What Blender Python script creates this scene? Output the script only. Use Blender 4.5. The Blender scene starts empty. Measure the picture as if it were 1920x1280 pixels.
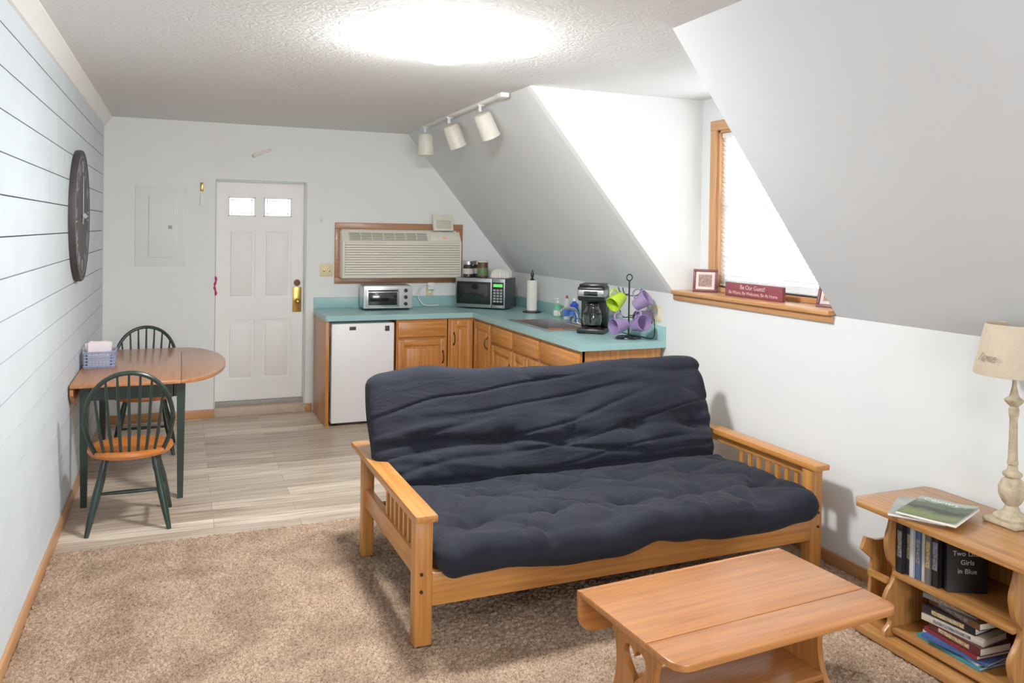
import bpy, bmesh, math, random
from mathutils import Vector, Matrix, noise, Euler
random.seed(7)
D=7.587; W=3.685; H=2.5825; K=1.27; XS=2.6; XW=3.88; YB=-1.5
YN=3.15; YF=4.66
scene=bpy.context.scene
COL=scene.collection
# ------------------------------------------------------------ materials
def c(r,g,b):
    f=lambda v:(v/255/12.92 if v/255<=.04045 else ((v/255+.055)/1.055)**2.4)
    return (f(r),f(g),f(b),1)
def nt(name):
    m=bpy.data.materials.new(name); m.use_nodes=True
    n=m.node_tree.nodes; l=m.node_tree.links
    return m,n,l,n['Principled BSDF']
def coords(n,l,scale=(1,1,1),rot=(0,0,0)):
    tc=n.new('ShaderNodeTexCoord'); mp=n.new('ShaderNodeMapping')
    mp.inputs['Scale'].default_value=scale; mp.inputs['Rotation'].default_value=rot
    l.new(tc.outputs['Object'],mp.inputs['Vector']); return mp
def mat(name,col,rough=.5,metal=0,var=.06,scale=12,bump=0,bscale=60,trans=0,emis=None,estr=0,coat=0,sheen=0,alpha=1):
    m,n,l,b=nt(name)
    mp=coords(n,l)
    nz=n.new('ShaderNodeTexNoise'); nz.inputs['Scale'].default_value=scale; nz.inputs['Detail'].default_value=4
    l.new(mp.outputs[0],nz.inputs['Vector'])
    r=n.new('ShaderNodeValToRGB')
    r.color_ramp.elements[0].position=.3; r.color_ramp.elements[1].position=.7
    r.color_ramp.elements[0].color=tuple(max(0,x*(1-var)) for x in col[:3])+(1,)
    r.color_ramp.elements[1].color=tuple(min(1,x*(1+var)) for x in col[:3])+(1,)
    l.new(nz.outputs['Fac'],r.inputs['Fac']); l.new(r.outputs['Color'],b.inputs['Base Color'])
    b.inputs['Roughness'].default_value=rough; b.inputs['Metallic'].default_value=metal
    if trans: b.inputs['Transmission Weight'].default_value=trans
    if coat: b.inputs['Coat Weight'].default_value=coat; b.inputs['Coat Roughness'].default_value=.15
    if sheen: b.inputs['Sheen Weight'].default_value=sheen
    if emis: b.inputs['Emission Color'].default_value=emis; b.inputs['Emission Strength'].default_value=estr
    if bump:
        n2=n.new('ShaderNodeTexNoise'); n2.inputs['Scale'].default_value=bscale; n2.inputs['Detail'].default_value=5
        l.new(mp.outputs[0],n2.inputs['Vector'])
        bp=n.new('ShaderNodeBump'); bp.inputs['Strength'].default_value=bump; bp.inputs['Distance'].default_value=.01
        l.new(n2.outputs['Fac'],bp.inputs['Height']); l.new(bp.outputs[0],b.inputs['Normal'])
    return m
def wood(name,light,dark,axis=0,rough=.35,s=1.0,coat=.2,cr_=.2):
    m,n,l,b=nt(name)
    sc=[34*s]*3; sc[axis]=1.5*s
    mp=coords(n,l,tuple(sc))
    nz=n.new('ShaderNodeTexNoise'); nz.inputs['Scale'].default_value=1.7; nz.inputs['Detail'].default_value=9; nz.inputs['Distortion'].default_value=.5
    l.new(mp.outputs[0],nz.inputs['Vector'])
    r=n.new('ShaderNodeValToRGB'); e=r.color_ramp.elements
    e[0].position=.22; e[0].color=dark; e[1].position=.66; e[1].color=light
    l.new(nz.outputs['Fac'],r.inputs['Fac']); l.new(r.outputs['Color'],b.inputs['Base Color'])
    b.inputs['Roughness'].default_value=rough
    b.inputs['Coat Weight'].default_value=coat; b.inputs['Coat Roughness'].default_value=cr_
    bp=n.new('ShaderNodeBump'); bp.inputs['Strength'].default_value=.1; bp.inputs['Distance'].default_value=.002
    l.new(nz.outputs['Fac'],bp.inputs['Height']); l.new(bp.outputs[0],b.inputs['Normal'])
    return m
def floor_mat():
    m,n,l,b=nt('vinyl_plank')
    mp=coords(n,l)
    br=n.new('ShaderNodeTexBrick'); br.offset=.37; br.inputs['Scale'].default_value=1
    br.inputs['Brick Width'].default_value=1.25; br.inputs['Row Height'].default_value=.15
    br.inputs['Mortar Size'].default_value=.0012; br.inputs['Bias'].default_value=0
    br.inputs['Color1'].default_value=c(238,226,210); br.inputs['Color2'].default_value=c(184,168,150); br.inputs['Mortar'].default_value=c(132,116,100)
    l.new(mp.outputs[0],br.inputs['Vector'])
    mp2=coords(n,l,(1.3,22,1))
    nz=n.new('ShaderNodeTexNoise'); nz.inputs['Scale'].default_value=1.6; nz.inputs['Detail'].default_value=8; nz.inputs['Distortion'].default_value=.8
    l.new(mp2.outputs[0],nz.inputs['Vector'])
    r=n.new('ShaderNodeValToRGB'); r.color_ramp.elements[0].position=.3; r.color_ramp.elements[0].color=c(166,147,128); r.color_ramp.elements[1].position=.62; r.color_ramp.elements[1].color=c(252,248,242)
    l.new(nz.outputs['Fac'],r.inputs['Fac'])
    mx=n.new('ShaderNodeMix'); mx.data_type='RGBA'; mx.blend_type='MULTIPLY'; mx.inputs[0].default_value=.75
    l.new(br.outputs['Color'],mx.inputs[6]); l.new(r.outputs['Color'],mx.inputs[7])
    l.new(mx.outputs[2],b.inputs['Base Color']); b.inputs['Roughness'].default_value=.38
    return m
def ceiling_mat():
    m,n,l,b=nt('textured_ceiling')
    mp=coords(n,l)
    vz=n.new('ShaderNodeTexNoise'); vz.inputs['Scale'].default_value=15; vz.inputs['Detail'].default_value=3; vz.inputs['Distortion'].default_value=2.5
    l.new(mp.outputs[0],vz.inputs['Vector'])
    b.inputs['Base Color'].default_value=c(228,228,227); b.inputs['Roughness'].default_value=.85
    bp=n.new('ShaderNodeBump'); bp.inputs['Strength'].default_value=.26; bp.inputs['Distance'].default_value=.02
    l.new(vz.outputs['Fac'],bp.inputs['Height']); l.new(bp.outputs[0],b.inputs['Normal'])
    return m
def carpet_mat():
    m,n,l,b=nt('shag_carpet')
    mp=coords(n,l)
    n1=n.new('ShaderNodeTexNoise'); n1.inputs['Scale'].default_value=105; n1.inputs['Detail'].default_value=5; n1.inputs['Distortion'].default_value=1.2
    n2=n.new('ShaderNodeTexNoise'); n2.inputs['Scale'].default_value=4.0; n2.inputs['Detail'].default_value=7
    l.new(mp.outputs[0],n1.inputs['Vector']); l.new(mp.outputs[0],n2.inputs['Vector'])
    r=n.new('ShaderNodeValToRGB'); e=r.color_ramp.elements
    e[0].position=.34; e[0].color=c(124,98,78); e[1].position=.64; e[1].color=c(192,167,143)
    l.new(n1.outputs['Fac'],r.inputs['Fac'])
    r2=n.new('ShaderNodeValToRGB'); r2.color_ramp.elements[0].position=.38; r2.color_ramp.elements[0].color=(.72,.69,.67,1); r2.color_ramp.elements[1].position=.58; r2.color_ramp.elements[1].color=(1,1,1,1)
    l.new(n2.outputs['Fac'],r2.inputs['Fac'])
    mx=n.new('ShaderNodeMix'); mx.data_type='RGBA'; mx.blend_type='MULTIPLY'; mx.inputs[0].default_value=1
    l.new(r.outputs['Color'],mx.inputs[6]); l.new(r2.outputs['Color'],mx.inputs[7])
    l.new(mx.outputs[2],b.inputs['Base Color']); b.inputs['Roughness'].default_value=.95
    b.inputs['Specular IOR Level'].default_value=.1
    return m
def fabric_mat():
    m,n,l,b=nt('black_cotton_cover')
    mp=coords(n,l)
    nz=n.new('ShaderNodeTexNoise'); nz.inputs['Scale'].default_value=5; nz.inputs['Detail'].default_value=5
    l.new(mp.outputs[0],nz.inputs['Vector'])
    r=n.new('ShaderNodeValToRGB'); r.color_ramp.elements[0].color=c(23,25,33); r.color_ramp.elements[1].color=c(36,39,50)
    l.new(nz.outputs['Fac'],r.inputs['Fac']); l.new(r.outputs['Color'],b.inputs['Base Color'])
    b.inputs['Roughness'].default_value=.9; b.inputs['Specular IOR Level'].default_value=.22; b.inputs['Sheen Weight'].default_value=.05; b.inputs['Sheen Roughness'].default_value=.4
    n2=n.new('ShaderNodeTexNoise'); n2.inputs['Scale'].default_value=5; n2.inputs['Detail'].default_value=3; n2.inputs['Distortion'].default_value=1.0
    mp2=coords(n,l,(.7,2.2,2.2)); l.new(mp2.outputs[0],n2.inputs['Vector'])
    bp=n.new('ShaderNodeBump'); bp.inputs['Strength'].default_value=.6; bp.inputs['Distance'].default_value=.018
    l.new(n2.outputs['Fac'],bp.inputs['Height']); l.new(bp.outputs[0],b.inputs['Normal'])
    return m
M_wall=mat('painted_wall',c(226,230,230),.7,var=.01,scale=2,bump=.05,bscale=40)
M_wallb=mat('brightened_wall_paint',c(240,242,240),.7,var=.01,scale=2,bump=.05,bscale=40)  # wall paint brightened: extra kitchen light put into the colour
M_ship=mat('whitewashed_board',c(208,219,226),.55,var=.04,scale=3,bump=.15,bscale=25)
M_gap=mat('board_gap_shadow',c(96,86,76),.9)
M_ceil=ceiling_mat(); M_floor=floor_mat(); M_carpet=carpet_mat(); M_cover=fabric_mat()
M_white=mat('white_paint',c(240,240,238),.4,var=.01)
M_doorw=mat('door_white_brightened',c(248,247,245),.45,var=.01)  # white lifted in colour to stand in for kitchen light
FL=c(202,138,68); FD=c(164,100,44)
fw_=[wood('futon_wood_x',FL,FD,0),wood('futon_wood_y',FL,FD,1),wood('futon_wood_z',FL,FD,2)]
CL=c(190,124,64); CD=c(154,92,42)
ctw=[wood('coffee_oak_x',CL,CD,0,.34,coat=.45,cr_=.28),wood('coffee_oak_y',CL,CD,1,.34,coat=.4),wood('coffee_oak_z',CL,CD,2,.35)]
BL=c(184,130,70); BD=c(132,84,42)
bcw=[wood('shelf_oak_x',BL,BD,0,.3),wood('shelf_oak_y',BL,BD,1,.3),wood('shelf_oak_z',BL,BD,2,.35)]
cab=[wood('cabinet_oak_x',c(208,140,68),c(162,98,42),0),wood('cabinet_oak_y',c(208,140,68),c(162,98,42),1),wood('cabinet_oak_z',c(208,140,68),c(162,98,42),2)]
trimw=[wood('trim_oak_x',c(200,146,94),c(172,118,70),0),wood('trim_oak_y',c(200,146,94),c(172,118,70),1),wood('trim_oak_z',c(200,146,94),c(172,118,70),2)]
acw=wood('brown_frame_wood',c(184,130,90),c(156,106,70),0)
tabw=wood('dining_top_wood',c(188,126,78),c(164,102,58),1,.3,coat=.4)
seatw=wood('chair_seat_wood',c(206,124,54),c(170,92,36),0,.3)
M_green=mat('dark_green_paint',c(30,48,43),.35,var=.1)
M_teal=mat('teal_laminate',c(150,193,193),.35,var=.02)
M_steel=mat('brushed_steel',c(200,202,205),.28,1,var=.04,scale=30)
M_chrome=mat('chrome',c(225,228,230),.1,1,var=.01)
M_black=mat('black_plastic',c(18,18,20),.3,var=.1)
M_bglass=mat('dark_glass',c(22,24,26),.08,var=.05,coat=.5)
M_cream=mat('cream_plastic',c(234,229,214),.45,var=.02)
M_darkgrille=mat('grille_shadow',c(160,152,134),.7)
M_brass=mat('brass',c(196,160,84),.25,1,var=.05)
M_bronze=mat('dark_bronze',c(80,58,40),.35,.8)
M_appl=mat('white_appliance',c(246,246,248),.35,var=.01)
M_paper=mat('paper',c(238,234,226),.8,var=.03)
M_clear=mat('clear_glass',c(240,245,245),.03,trans=1,var=0)
M_almond=mat('almond_plate',c(228,214,170),.4,var=.02)
M_frost=mat('glowing_frosted_pane',c(250,252,255),.3,var=0,emis=(.95,.98,1,1),estr=1.3)  # emission stands in for daylight through the door panes

# ------------------------------------------------------------ mesh builder
class MB:
    def __init__(s): s.bm=bmesh.new(); s.mi=0
    def m(s,i): s.mi=i; return s
    def _add(s,tb,M=None):
        if M is not None: bmesh.ops.transform(tb,matrix=M,verts=tb.verts)
        for f in tb.faces: f.material_index=s.mi
        me=bpy.data.meshes.new('t'); tb.to_mesh(me); tb.free(); s.bm.from_mesh(me); bpy.data.meshes.remove(me); return s
    def box(s,x0,x1,y0,y1,z0,z1,bev=0,M=None,seg=2):
        tb=bmesh.new(); bmesh.ops.create_cube(tb,size=1)
        for v in tb.verts: v.co=Vector((x0+(v.co.x+.5)*(x1-x0),y0+(v.co.y+.5)*(y1-y0),z0+(v.co.z+.5)*(z1-z0)))
        if bev: bmesh.ops.bevel(tb,geom=tb.edges[:],offset=bev,segments=seg,affect='EDGES',profile=.5)
        return s._add(tb,M)
    def cyl(s,p0,p1,r0,r1=None,seg=16,M=None):
        r1=r0 if r1 is None else r1
        p0=Vector(p0);p1=Vector(p1);d=p1-p0
        tb=bmesh.new(); bmesh.ops.create_cone(tb,cap_ends=True,segments=seg,radius1=max(r0,1e-4),radius2=max(r1,1e-4),depth=d.length)
        q=d.to_track_quat('Z','Y').to_matrix().to_4x4()
        T=Matrix.Translation((p0+p1)/2)@q
        return s._add(tb,T if M is None else M@T)
    def lathe(s,prof,seg=32,cx=0,cy=0,cz=0,M=None,sx=1,sy=1):
        tb=bmesh.new(); rings=[]
        for r,z in prof:
            rings.append([tb.verts.new((cx+sx*r*math.cos(2*math.pi*i/seg),cy+sy*r*math.sin(2*math.pi*i/seg),cz+z)) for i in range(seg)])
        for a,b in zip(rings,rings[1:]):
            for i in range(seg):
                j=(i+1)%seg
                tb.faces.new((a[i],a[j],b[j],b[i]))
        tb.faces.new(rings[0][::-1]); tb.faces.new(rings[-1])
        bmesh.ops.recalc_face_normals(tb,faces=tb.faces)
        return s._add(tb,M)
    def tube(s,pts,r,seg=10,closed=False,M=None):
        pts=[Vector(p) for p in pts]; n=len(pts)
        rr=r if isinstance(r,(list,tuple)) else [r]*n
        tb=bmesh.new(); rings=[]; prev=None
        for i,p in enumerate(pts):
            a=pts[i-1] if (i>0 or closed) else p; b=pts[(i+1)%n] if (i<n-1 or closed) else p
            t=(b-a).normalized()
            if prev is None:
                ref=Vector((0,0,1)) if abs(t.z)<.9 else Vector((1,0,0)); u=t.cross(ref).normalized()
            else: u=(prev-t*prev.dot(t)).normalized()
            prev=u; w=t.cross(u)
            rings.append([tb.verts.new(p+(u*math.cos(2*math.pi*k/seg)+w*math.sin(2*math.pi*k/seg))*rr[i]) for k in range(seg)])
        for i in range(n if closed else n-1):
            a=rings[i];b=rings[(i+1)%n]
            for k in range(seg):
                j=(k+1)%seg; tb.faces.new((a[k],a[j],b[j],b[k]))
        if not closed: tb.faces.new(rings[0][::-1]); tb.faces.new(rings[-1])
        bmesh.ops.recalc_face_normals(tb,faces=tb.faces)
        return s._add(tb,M)
    def prism(s,pts,a0,a1,ax='z',bev=0,M=None):
        tb=bmesh.new()
        def mk(p,a):
            return (p[0],p[1],a) if ax=='z' else ((p[0],a,p[1]) if ax=='y' else (a,p[0],p[1]))
        A=[tb.verts.new(mk(p,a0)) for p in pts]; B=[tb.verts.new(mk(p,a1)) for p in pts]
        n=len(pts)
        fa=tb.faces.new(A); fb=tb.faces.new(B[::-1])
        for i in range(n):
            j=(i+1)%n; tb.faces.new((A[i],B[i],B[j],A[j]))
        bmesh.ops.recalc_face_normals(tb,faces=tb.faces)
        if bev:
            es=[e for e in tb.edges if fa in e.link_faces or fb in e.link_faces]
            bmesh.ops.bevel(tb,geom=es,offset=bev,segments=2,affect='EDGES',profile=.5)
        bmesh.ops.triangulate(tb,faces=[f for f in tb.faces if len(f.verts)>4])
        return s._add(tb,M)
    def ball(s,cn,r,sx=1,sy=1,sz=1,M=None,seg=20):
        tb=bmesh.new(); bmesh.ops.create_uvsphere(tb,u_segments=seg,v_segments=seg//2+2,radius=r)
        T=Matrix.Translation(cn)@Matrix.Diagonal((sx,sy,sz,1))
        return s._add(tb,T if M is None else M@T)
    def mesh(s,me,M=None):
        tb=bmesh.new(); tb.from_mesh(me); return s._add(tb,M)
    def done(s,name,mats,parent=None,loc=(0,0,0),rot=(0,0,0),label=None,smooth=True,kind=None):
        me=bpy.data.meshes.new(name); s.bm.to_mesh(me); s.bm.free()
        if not isinstance(mats,(list,tuple)): mats=[mats]
        for m_ in mats: me.materials.append(m_)
        if smooth:
            me.polygons.foreach_set('use_smooth',[True]*len(me.polygons))
            me.set_sharp_from_angle(angle=math.radians(35))
        o=bpy.data.objects.new(name,me); COL.objects.link(o)
        o.location=loc; o.rotation_euler=rot
        if parent: o.parent=parent
        if label: o['label']=label
        if kind: o['kind']=kind
        return o
def thing(name,label,cat,loc=(0,0,0),rz=0,group=None,rot=None):
    e=bpy.data.objects.new(name,None); COL.objects.link(e); e.empty_display_size=.05
    e.location=loc; e.rotation_euler=rot if rot else (0,0,rz); e['label']=label; e['category']=cat
    if group: e['group']=group
    return e
def tag(o,label,cat,group=None,kind=None):
    o['label']=label; o['category']=cat
    if group: o['group']=group
    if kind: o['kind']=kind
    return o
def copy_thing(o,loc,rot,label=None):
    n=o.copy(); COL.objects.link(n); n.location=loc; n.rotation_euler=rot
    if label: n['label']=label
    def rec(a,b):
        for ch in a.children:
            k=ch.copy(); k.parent=b; COL.objects.link(k); rec(ch,k)
    rec(o,n); return n
def catmull(pts,n=6,closed=False):
    out=[];N=len(pts)
    rng=range(N) if closed else range(N-1)
    for i in rng:
        p=[Vector(pts[(i+k)%N] if closed else pts[min(max(i+k,0),N-1)]) for k in (-1,0,1,2)]
        for j in range(n):
            t=j/n
            out.append(.5*((2*p[1])+(-p[0]+p[2])*t+(2*p[0]-5*p[1]+4*p[2]-p[3])*t*t+(-p[0]+3*p[1]-3*p[2]+p[3])*t**3))
    if not closed: out.append(Vector(pts[-1]))
    return out
def curvemesh(loops,th):
    cu=bpy.data.curves.new('t','CURVE'); cu.dimensions='2D'; cu.fill_mode='BOTH'; cu.extrude=th/2
    for lp in loops:
        sp=cu.splines.new('POLY'); sp.points.add(len(lp)-1)
        for i,p in enumerate(lp): sp.points[i].co=(p[0],p[1],0,1)
        sp.use_cyclic_u=True
    o=bpy.data.objects.new('t',cu); COL.objects.link(o)
    me=bpy.data.meshes.new_from_object(o.evaluated_get(bpy.context.evaluated_depsgraph_get()))
    bpy.data.objects.remove(o); return me
def text(s,size,mt,parent,loc,rot,ext=.0006,name='lettering',align='CENTER',shear=0,sx=1):
    cu=bpy.data.curves.new('t','FONT'); cu.body=s; cu.size=size; cu.extrude=ext; cu.align_x=align; cu.align_y='CENTER'; cu.shear=shear
    o=bpy.data.objects.new('t',cu); COL.objects.link(o)
    me=bpy.data.meshes.new_from_object(o.evaluated_get(bpy.context.evaluated_depsgraph_get()))
    bpy.data.objects.remove(o); me.materials.clear(); me.materials.append(mt); me.name=name
    t=bpy.data.objects.new(name,me); COL.objects.link(t); t.location=loc; t.rotation_euler=rot; t.scale=(sx,1,1)
    if parent: t.parent=parent
    return t
FACE_NX=Matrix(((0,0,-1),(-1,0,0),(0,1,0))).to_euler()
FACE_PX=Matrix(((0,0,1),(1,0,0),(0,1,0))).to_euler()
S='structure'
# ------------------------------------------------------------ room shell
b=MB(); b.box(-.1,4.0,YB,D+.3,-.1,0); b.done('floor',M_floor,kind=S,smooth=False)
b=MB(); b.box(-.1,XW+.12,YB-.1,D+.2,H,H+.1); b.done('ceiling',M_ceil,kind=S,smooth=False)
DX0,DX1,DZ1=.885,1.655,2.085
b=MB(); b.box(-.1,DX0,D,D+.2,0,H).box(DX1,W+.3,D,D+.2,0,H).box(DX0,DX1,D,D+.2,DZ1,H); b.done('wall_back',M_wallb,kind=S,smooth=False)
b=MB(); b.m(1).box(-.1,-.014,YB,D,0,H)
b.m(0); pitch=.1535; z=-.06; row=0
random.seed(3)
while z<H:
    z0=max(z+.0028,0); z1=min(z+pitch-.0028,H)
    if z1>z0:
        y=YB-random.random()*1.5
        while y<D:
            y2=y+2.44
            a=max(y+.001,YB); e=min(y2-.001,D)
            if e>a: b.box(-.014,0,a,e,z0,z1)
            y=y2
    z+=pitch; row+=1
b.done('wall_left',[M_ship,M_gap],kind=S,smooth=False)
b=MB(); b.box(W,W+.06,YB,D,0,K); b.done('wall_right',M_wall,kind=S,smooth=False)
def slopeseg(b,ya,yb_,yc,yd):
    n=Vector((H-K,0,W-XS)).normalized()*.05
    P=[(XS,ya,H),(XS,yb_,H),(W,yd,K),(W,yc,K)]
    tb=bmesh.new(); A=[tb.verts.new(p) for p in P]; B=[tb.verts.new(Vector(p)+n) for p in P]
    tb.faces.new(A); tb.faces.new(B[::-1])
    for i in range(4):
        j=(i+1)%4; tb.faces.new((A[i],B[i],B[j],A[j]))
    bmesh.ops.recalc_face_normals(tb,faces=tb.faces); b._add(tb)
M_slope=mat('near_slope_shaded_paint',c(212,216,218),.7,var=.01,scale=2,bump=.05,bscale=40)  # near slope darker: shade of oblique light put into the colour
M_slope2=mat('far_slope_lit_paint',c(224,227,227),.7,var=.01,scale=2,bump=.05,bscale=40)  # lighter copy for the far slope, kitchen light put into the colour
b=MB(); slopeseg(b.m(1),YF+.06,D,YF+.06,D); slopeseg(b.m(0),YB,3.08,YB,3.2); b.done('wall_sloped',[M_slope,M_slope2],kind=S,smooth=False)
tri=[(XS,H),(W,K),(W+.06,K-.05),(XW+.1,K-.05),(XW+.1,H)]
b=MB(); b.prism(tri,YF,YF+.06,'y'); b.done('wall_dormer_far',M_wallb,kind=S,smooth=False)  # cheek takes the brightened wall colour, light put into the paint
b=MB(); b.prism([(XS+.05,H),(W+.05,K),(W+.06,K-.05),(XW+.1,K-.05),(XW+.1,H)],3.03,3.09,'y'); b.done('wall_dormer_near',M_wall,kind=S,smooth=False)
WY0,WY1,WZ0,WZ1=3.40,4.48,1.33,2.36
b=MB(); b.box(XW,XW+.1,3.08,WY0,K,H).box(XW,XW+.1,WY1,YF,K,H).box(XW,XW+.1,WY0,WY1,WZ1,H).box(XW,XW+.1,WY0,WY1,K-.05,WZ0); b.done('wall_dormer_window',M_wall,kind=S,smooth=False)
b=MB(); b.box(-.1,.9,YB-.1,YB,0,H).box(2.5,W+.3,YB-.1,YB,0,H).box(.9,2.5,YB-.1,YB,0,.9).box(.9,2.5,YB-.1,YB,2.1,H); b.done('wall_front',M_wall,kind=S,smooth=False)
b=MB(); b.box(.9,.95,YB-.08,YB+.01,.9,2.1).box(2.45,2.5,YB-.08,YB+.01,.9,2.1).box(.95,2.45,YB-.08,YB+.01,.9,.95).box(.95,2.45,YB-.08,YB+.01,2.05,2.1).box(.95,2.45,YB-.06,YB-.02,1.48,1.52); b.done('added_fill_window',trimw[0],kind=S,smooth=False)  # unseen window added behind the camera to let in fill light
win=MB()
cw=.065
win.m(0).box(XW-.018,XW,WY1,WY1+cw,WZ0-.04,WZ1+cw,.003).box(XW-.018,XW,WY0-cw,WY0,WZ0-.04,WZ1+cw,.003)
win.m(1).box(XW-.02,XW,WY0-cw,WY1+cw,WZ1,WZ1+cw,.003)
win.m(0).box(XW,XW+.09,WY1-.018,WY1,WZ0,WZ1).box(XW,XW+.09,WY0,WY0+.018,WZ0,WZ1).m(1).box(XW,XW+.09,WY0,WY1,WZ1-.018,WZ1)
win.box(XW-.015,XW+.09,WY0,WY1,WZ0-.03,WZ0)
win.m(2).box(XW+.05,XW+.08,WY1-.06,WY1-.018,WZ0,WZ1).box(XW+.05,XW+.08,WY0+.018,WY0+.06,WZ0,WZ1)
win.box(XW+.05,XW+.08,WY0+.06,WY1-.06,WZ0,WZ0+.05).box(XW+.05,XW+.08,WY0+.06,WY1-.06,WZ1-.06,WZ1-.018).box(XW+.05,XW+.08,WY0+.06,WY1-.06,1.82,1.86)
W1=win.done('window_1',[trimw[2],trimw[1],M_white],kind=S)
b=MB(); b.box(XW+.062,XW+.066,WY0+.06,WY1-.06,WZ0+.05,WZ1-.06); b.done('window_pane',M_clear,parent=W1)
b=MB(); b.box(W-.04,XW-.002,3.22,YF-.002,K+.002,K+.028,.006); b.box(W-.018,W-.001,3.22,YF,K-.035,K,.003); b.done('trim_1',trimw[1],kind=S)
m,n,l,bb=nt('blind_vinyl'); bb.inputs['Base Color'].default_value=c(236,238,240); bb.inputs['Roughness'].default_value=.5
tl=n.new('ShaderNodeBsdfTranslucent'); ms=n.new('ShaderNodeMixShader'); ms.inputs[0].default_value=.22; tl.inputs['Color'].default_value=(.92,.96,1,1)
l.new(bb.outputs[0],ms.inputs[1]); l.new(tl.outputs[0],ms.inputs[2]); l.new(ms.outputs[0],n['Material Output'].inputs['Surface'])
M_blind=m
BLD=thing('window_blind','white horizontal slat blind hanging in the dormer window','window blind',(XW+.028,(WY0+WY1)/2,WZ0+.01))
hw=(WY1-WY0)/2-.022
b=MB()
zz=.03
while zz<WZ1-WZ0-.06:
    b.box(-.0150,.0150,-hw,hw,-.0005,.0005,M=Matrix.Translation((0,0,zz))@Matrix.Rotation(math.radians(60),4,'Y'))
    zz+=.030
b.done('slats',M_blind,parent=BLD)
b=MB(); b.box(-.014,.014,-hw,hw,WZ1-WZ0-.06,WZ1-WZ0-.03,.002); b.done('headrail',M_white,parent=BLD)
b=MB(); b.box(-.012,.012,-hw,hw,0,.014,.002); b.done('bottom_rail',M_white,parent=BLD)
b=MB(); b.prism([(0,H),(0,H-.085),(.012,H-.08),(.02,H-.06),(.05,H-.02),(.06,H-.012),(.06,H)],YB,D,'y'); b.done('trim_2',M_white,kind=S)
b=MB(); b.box(0,.014,YB,D,0,.075,.003); b.done('baseboard_left',trimw[1],kind=S)
b=MB(); b.box(.014,DX0-.002,D-.014,D,0,.075,.003); b.done('baseboard_back',trimw[0],kind=S)
b=MB(); b.box(1.66,1.725,D-.014,D,0,.075,.003); b.done('baseboard_back_short',trimw[0],kind=S)
b=MB(); b.box(W-.014,W,YB,4.75,0,.075,.003); b.done('baseboard_right',trimw[1],kind=S)
import numpy as np
def carpet():
    cs=.0078; x0,x1,y0,y1=.015,W-.015,YB+.01,YF
    nx=int((x1-x0)/cs); ny=int((y1-1.2)/cs)
    xs=np.linspace(x0,x1,nx); ys=np.concatenate([np.linspace(y0,1.18,120),np.linspace(1.2,y1,ny)]); ny=len(ys)
    X,Y=np.meshgrid(xs,ys); rg=np.random.RandomState(5)
    Z=.004+.014*rg.rand(*X.shape)
    X=X+(rg.rand(*X.shape)-.5)*.007; Y=Y+(rg.rand(*X.shape)-.5)*.007
    Y=np.minimum(Y,YF+.004); Z[-1,:]=0.001
    co=np.stack([X,Y,Z],-1).reshape(-1,3).astype(np.float32)
    idx=np.arange(nx*ny).reshape(ny,nx)
    q=np.stack([idx[:-1,:-1],idx[:-1,1:],idx[1:,1:],idx[1:,:-1]],-1).reshape(-1,4)
    me=bpy.data.meshes.new('carpet'); me.vertices.add(len(co)); me.vertices.foreach_set('co',co.ravel())
    me.loops.add(q.size); me.loops.foreach_set('vertex_index',q.ravel().astype(np.int32))
    me.polygons.add(len(q)); me.polygons.foreach_set('loop_start',np.arange(0,q.size,4,dtype=np.int32))
    me.update(); me.validate(); me.materials.append(M_carpet)
    o=bpy.data.objects.new('carpet',me); COL.objects.link(o)
    tag(o,'beige shag carpet covering the sitting area floor','carpet',kind='stuff')
carpet()
CZ=.017
# ------------------------------------------------------------ door
SY=D+.11; sx0,sx1=DX0+.004,DX1-.004; SB=.115
cols=[(sx0+.10,sx0+.335),(sx0+.405,sx1-.11)]
b=MB()
rows=[(SB,.30),(.30,.84),(.84,1.03),(1.03,1.66),(1.66,1.77),(1.77,1.945),(1.945,DZ1-.004)]
for i,(za,zb) in enumerate(rows):
    if i%2==0: b.box(sx0,sx1,SY,SY+.045,za,zb)
    else:
        b.box(sx0,cols[0][0],SY,SY+.045,za,zb).box(cols[0][1],cols[1][0],SY,SY+.045,za,zb).box(cols[1][1],sx1,SY,SY+.045,za,zb)
        if i<5:
            for ca,cb in cols:
                b.box(ca,cb,SY+.014,SY+.04,za,zb); b.box(ca+.025,cb-.025,SY+.004,SY+.03,za+.025,zb-.025,.006)
DO=b.done('door_1',M_doorw,kind=S)
M_lead=mat('lead_came',c(140,148,160),.5)
for ca,cb in cols:
    b=MB()
    for r in ((ca,cb,1.77,1.782),(ca,cb,1.933,1.945),(ca,ca+.012,1.77,1.945),(cb-.012,cb,1.77,1.945)):
        b.box(r[0],r[1],SY-.006,SY+.03,r[2],r[3],.002)
    b.done('pane_frame',M_doorw,parent=DO)
    b=MB(); b.box(ca+.01,cb-.01,SY+.018,SY+.024,1.78,1.935); b.done('glass_pane',M_frost,parent=DO)
    b=MB()
    for r in ((ca+.03,ca+.035,1.782,1.933),(cb-.035,cb-.03,1.782,1.933)): b.box(r[0],r[1],SY+.015,SY+.018,r[2],r[3])
    for zz in (1.797,1.915): b.box(ca+.012,cb-.012,SY+.015,SY+.018,zz,zz+.005)
    b.done('lead_line',M_lead,parent=DO)
kx=sx1-.055
b=MB(); b.box(kx-.04,kx+.04,SY-.006,SY,.90,1.13,.003); b.done('backplate',M_brass,parent=DO)
b=MB(); b.cyl((kx,SY-.006,1.0),(kx,SY-.05,1.0),.012).ball((kx,SY-.06,1.0),.028,1,.8,1); b.done('door_knob',M_brass,parent=DO)
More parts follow.
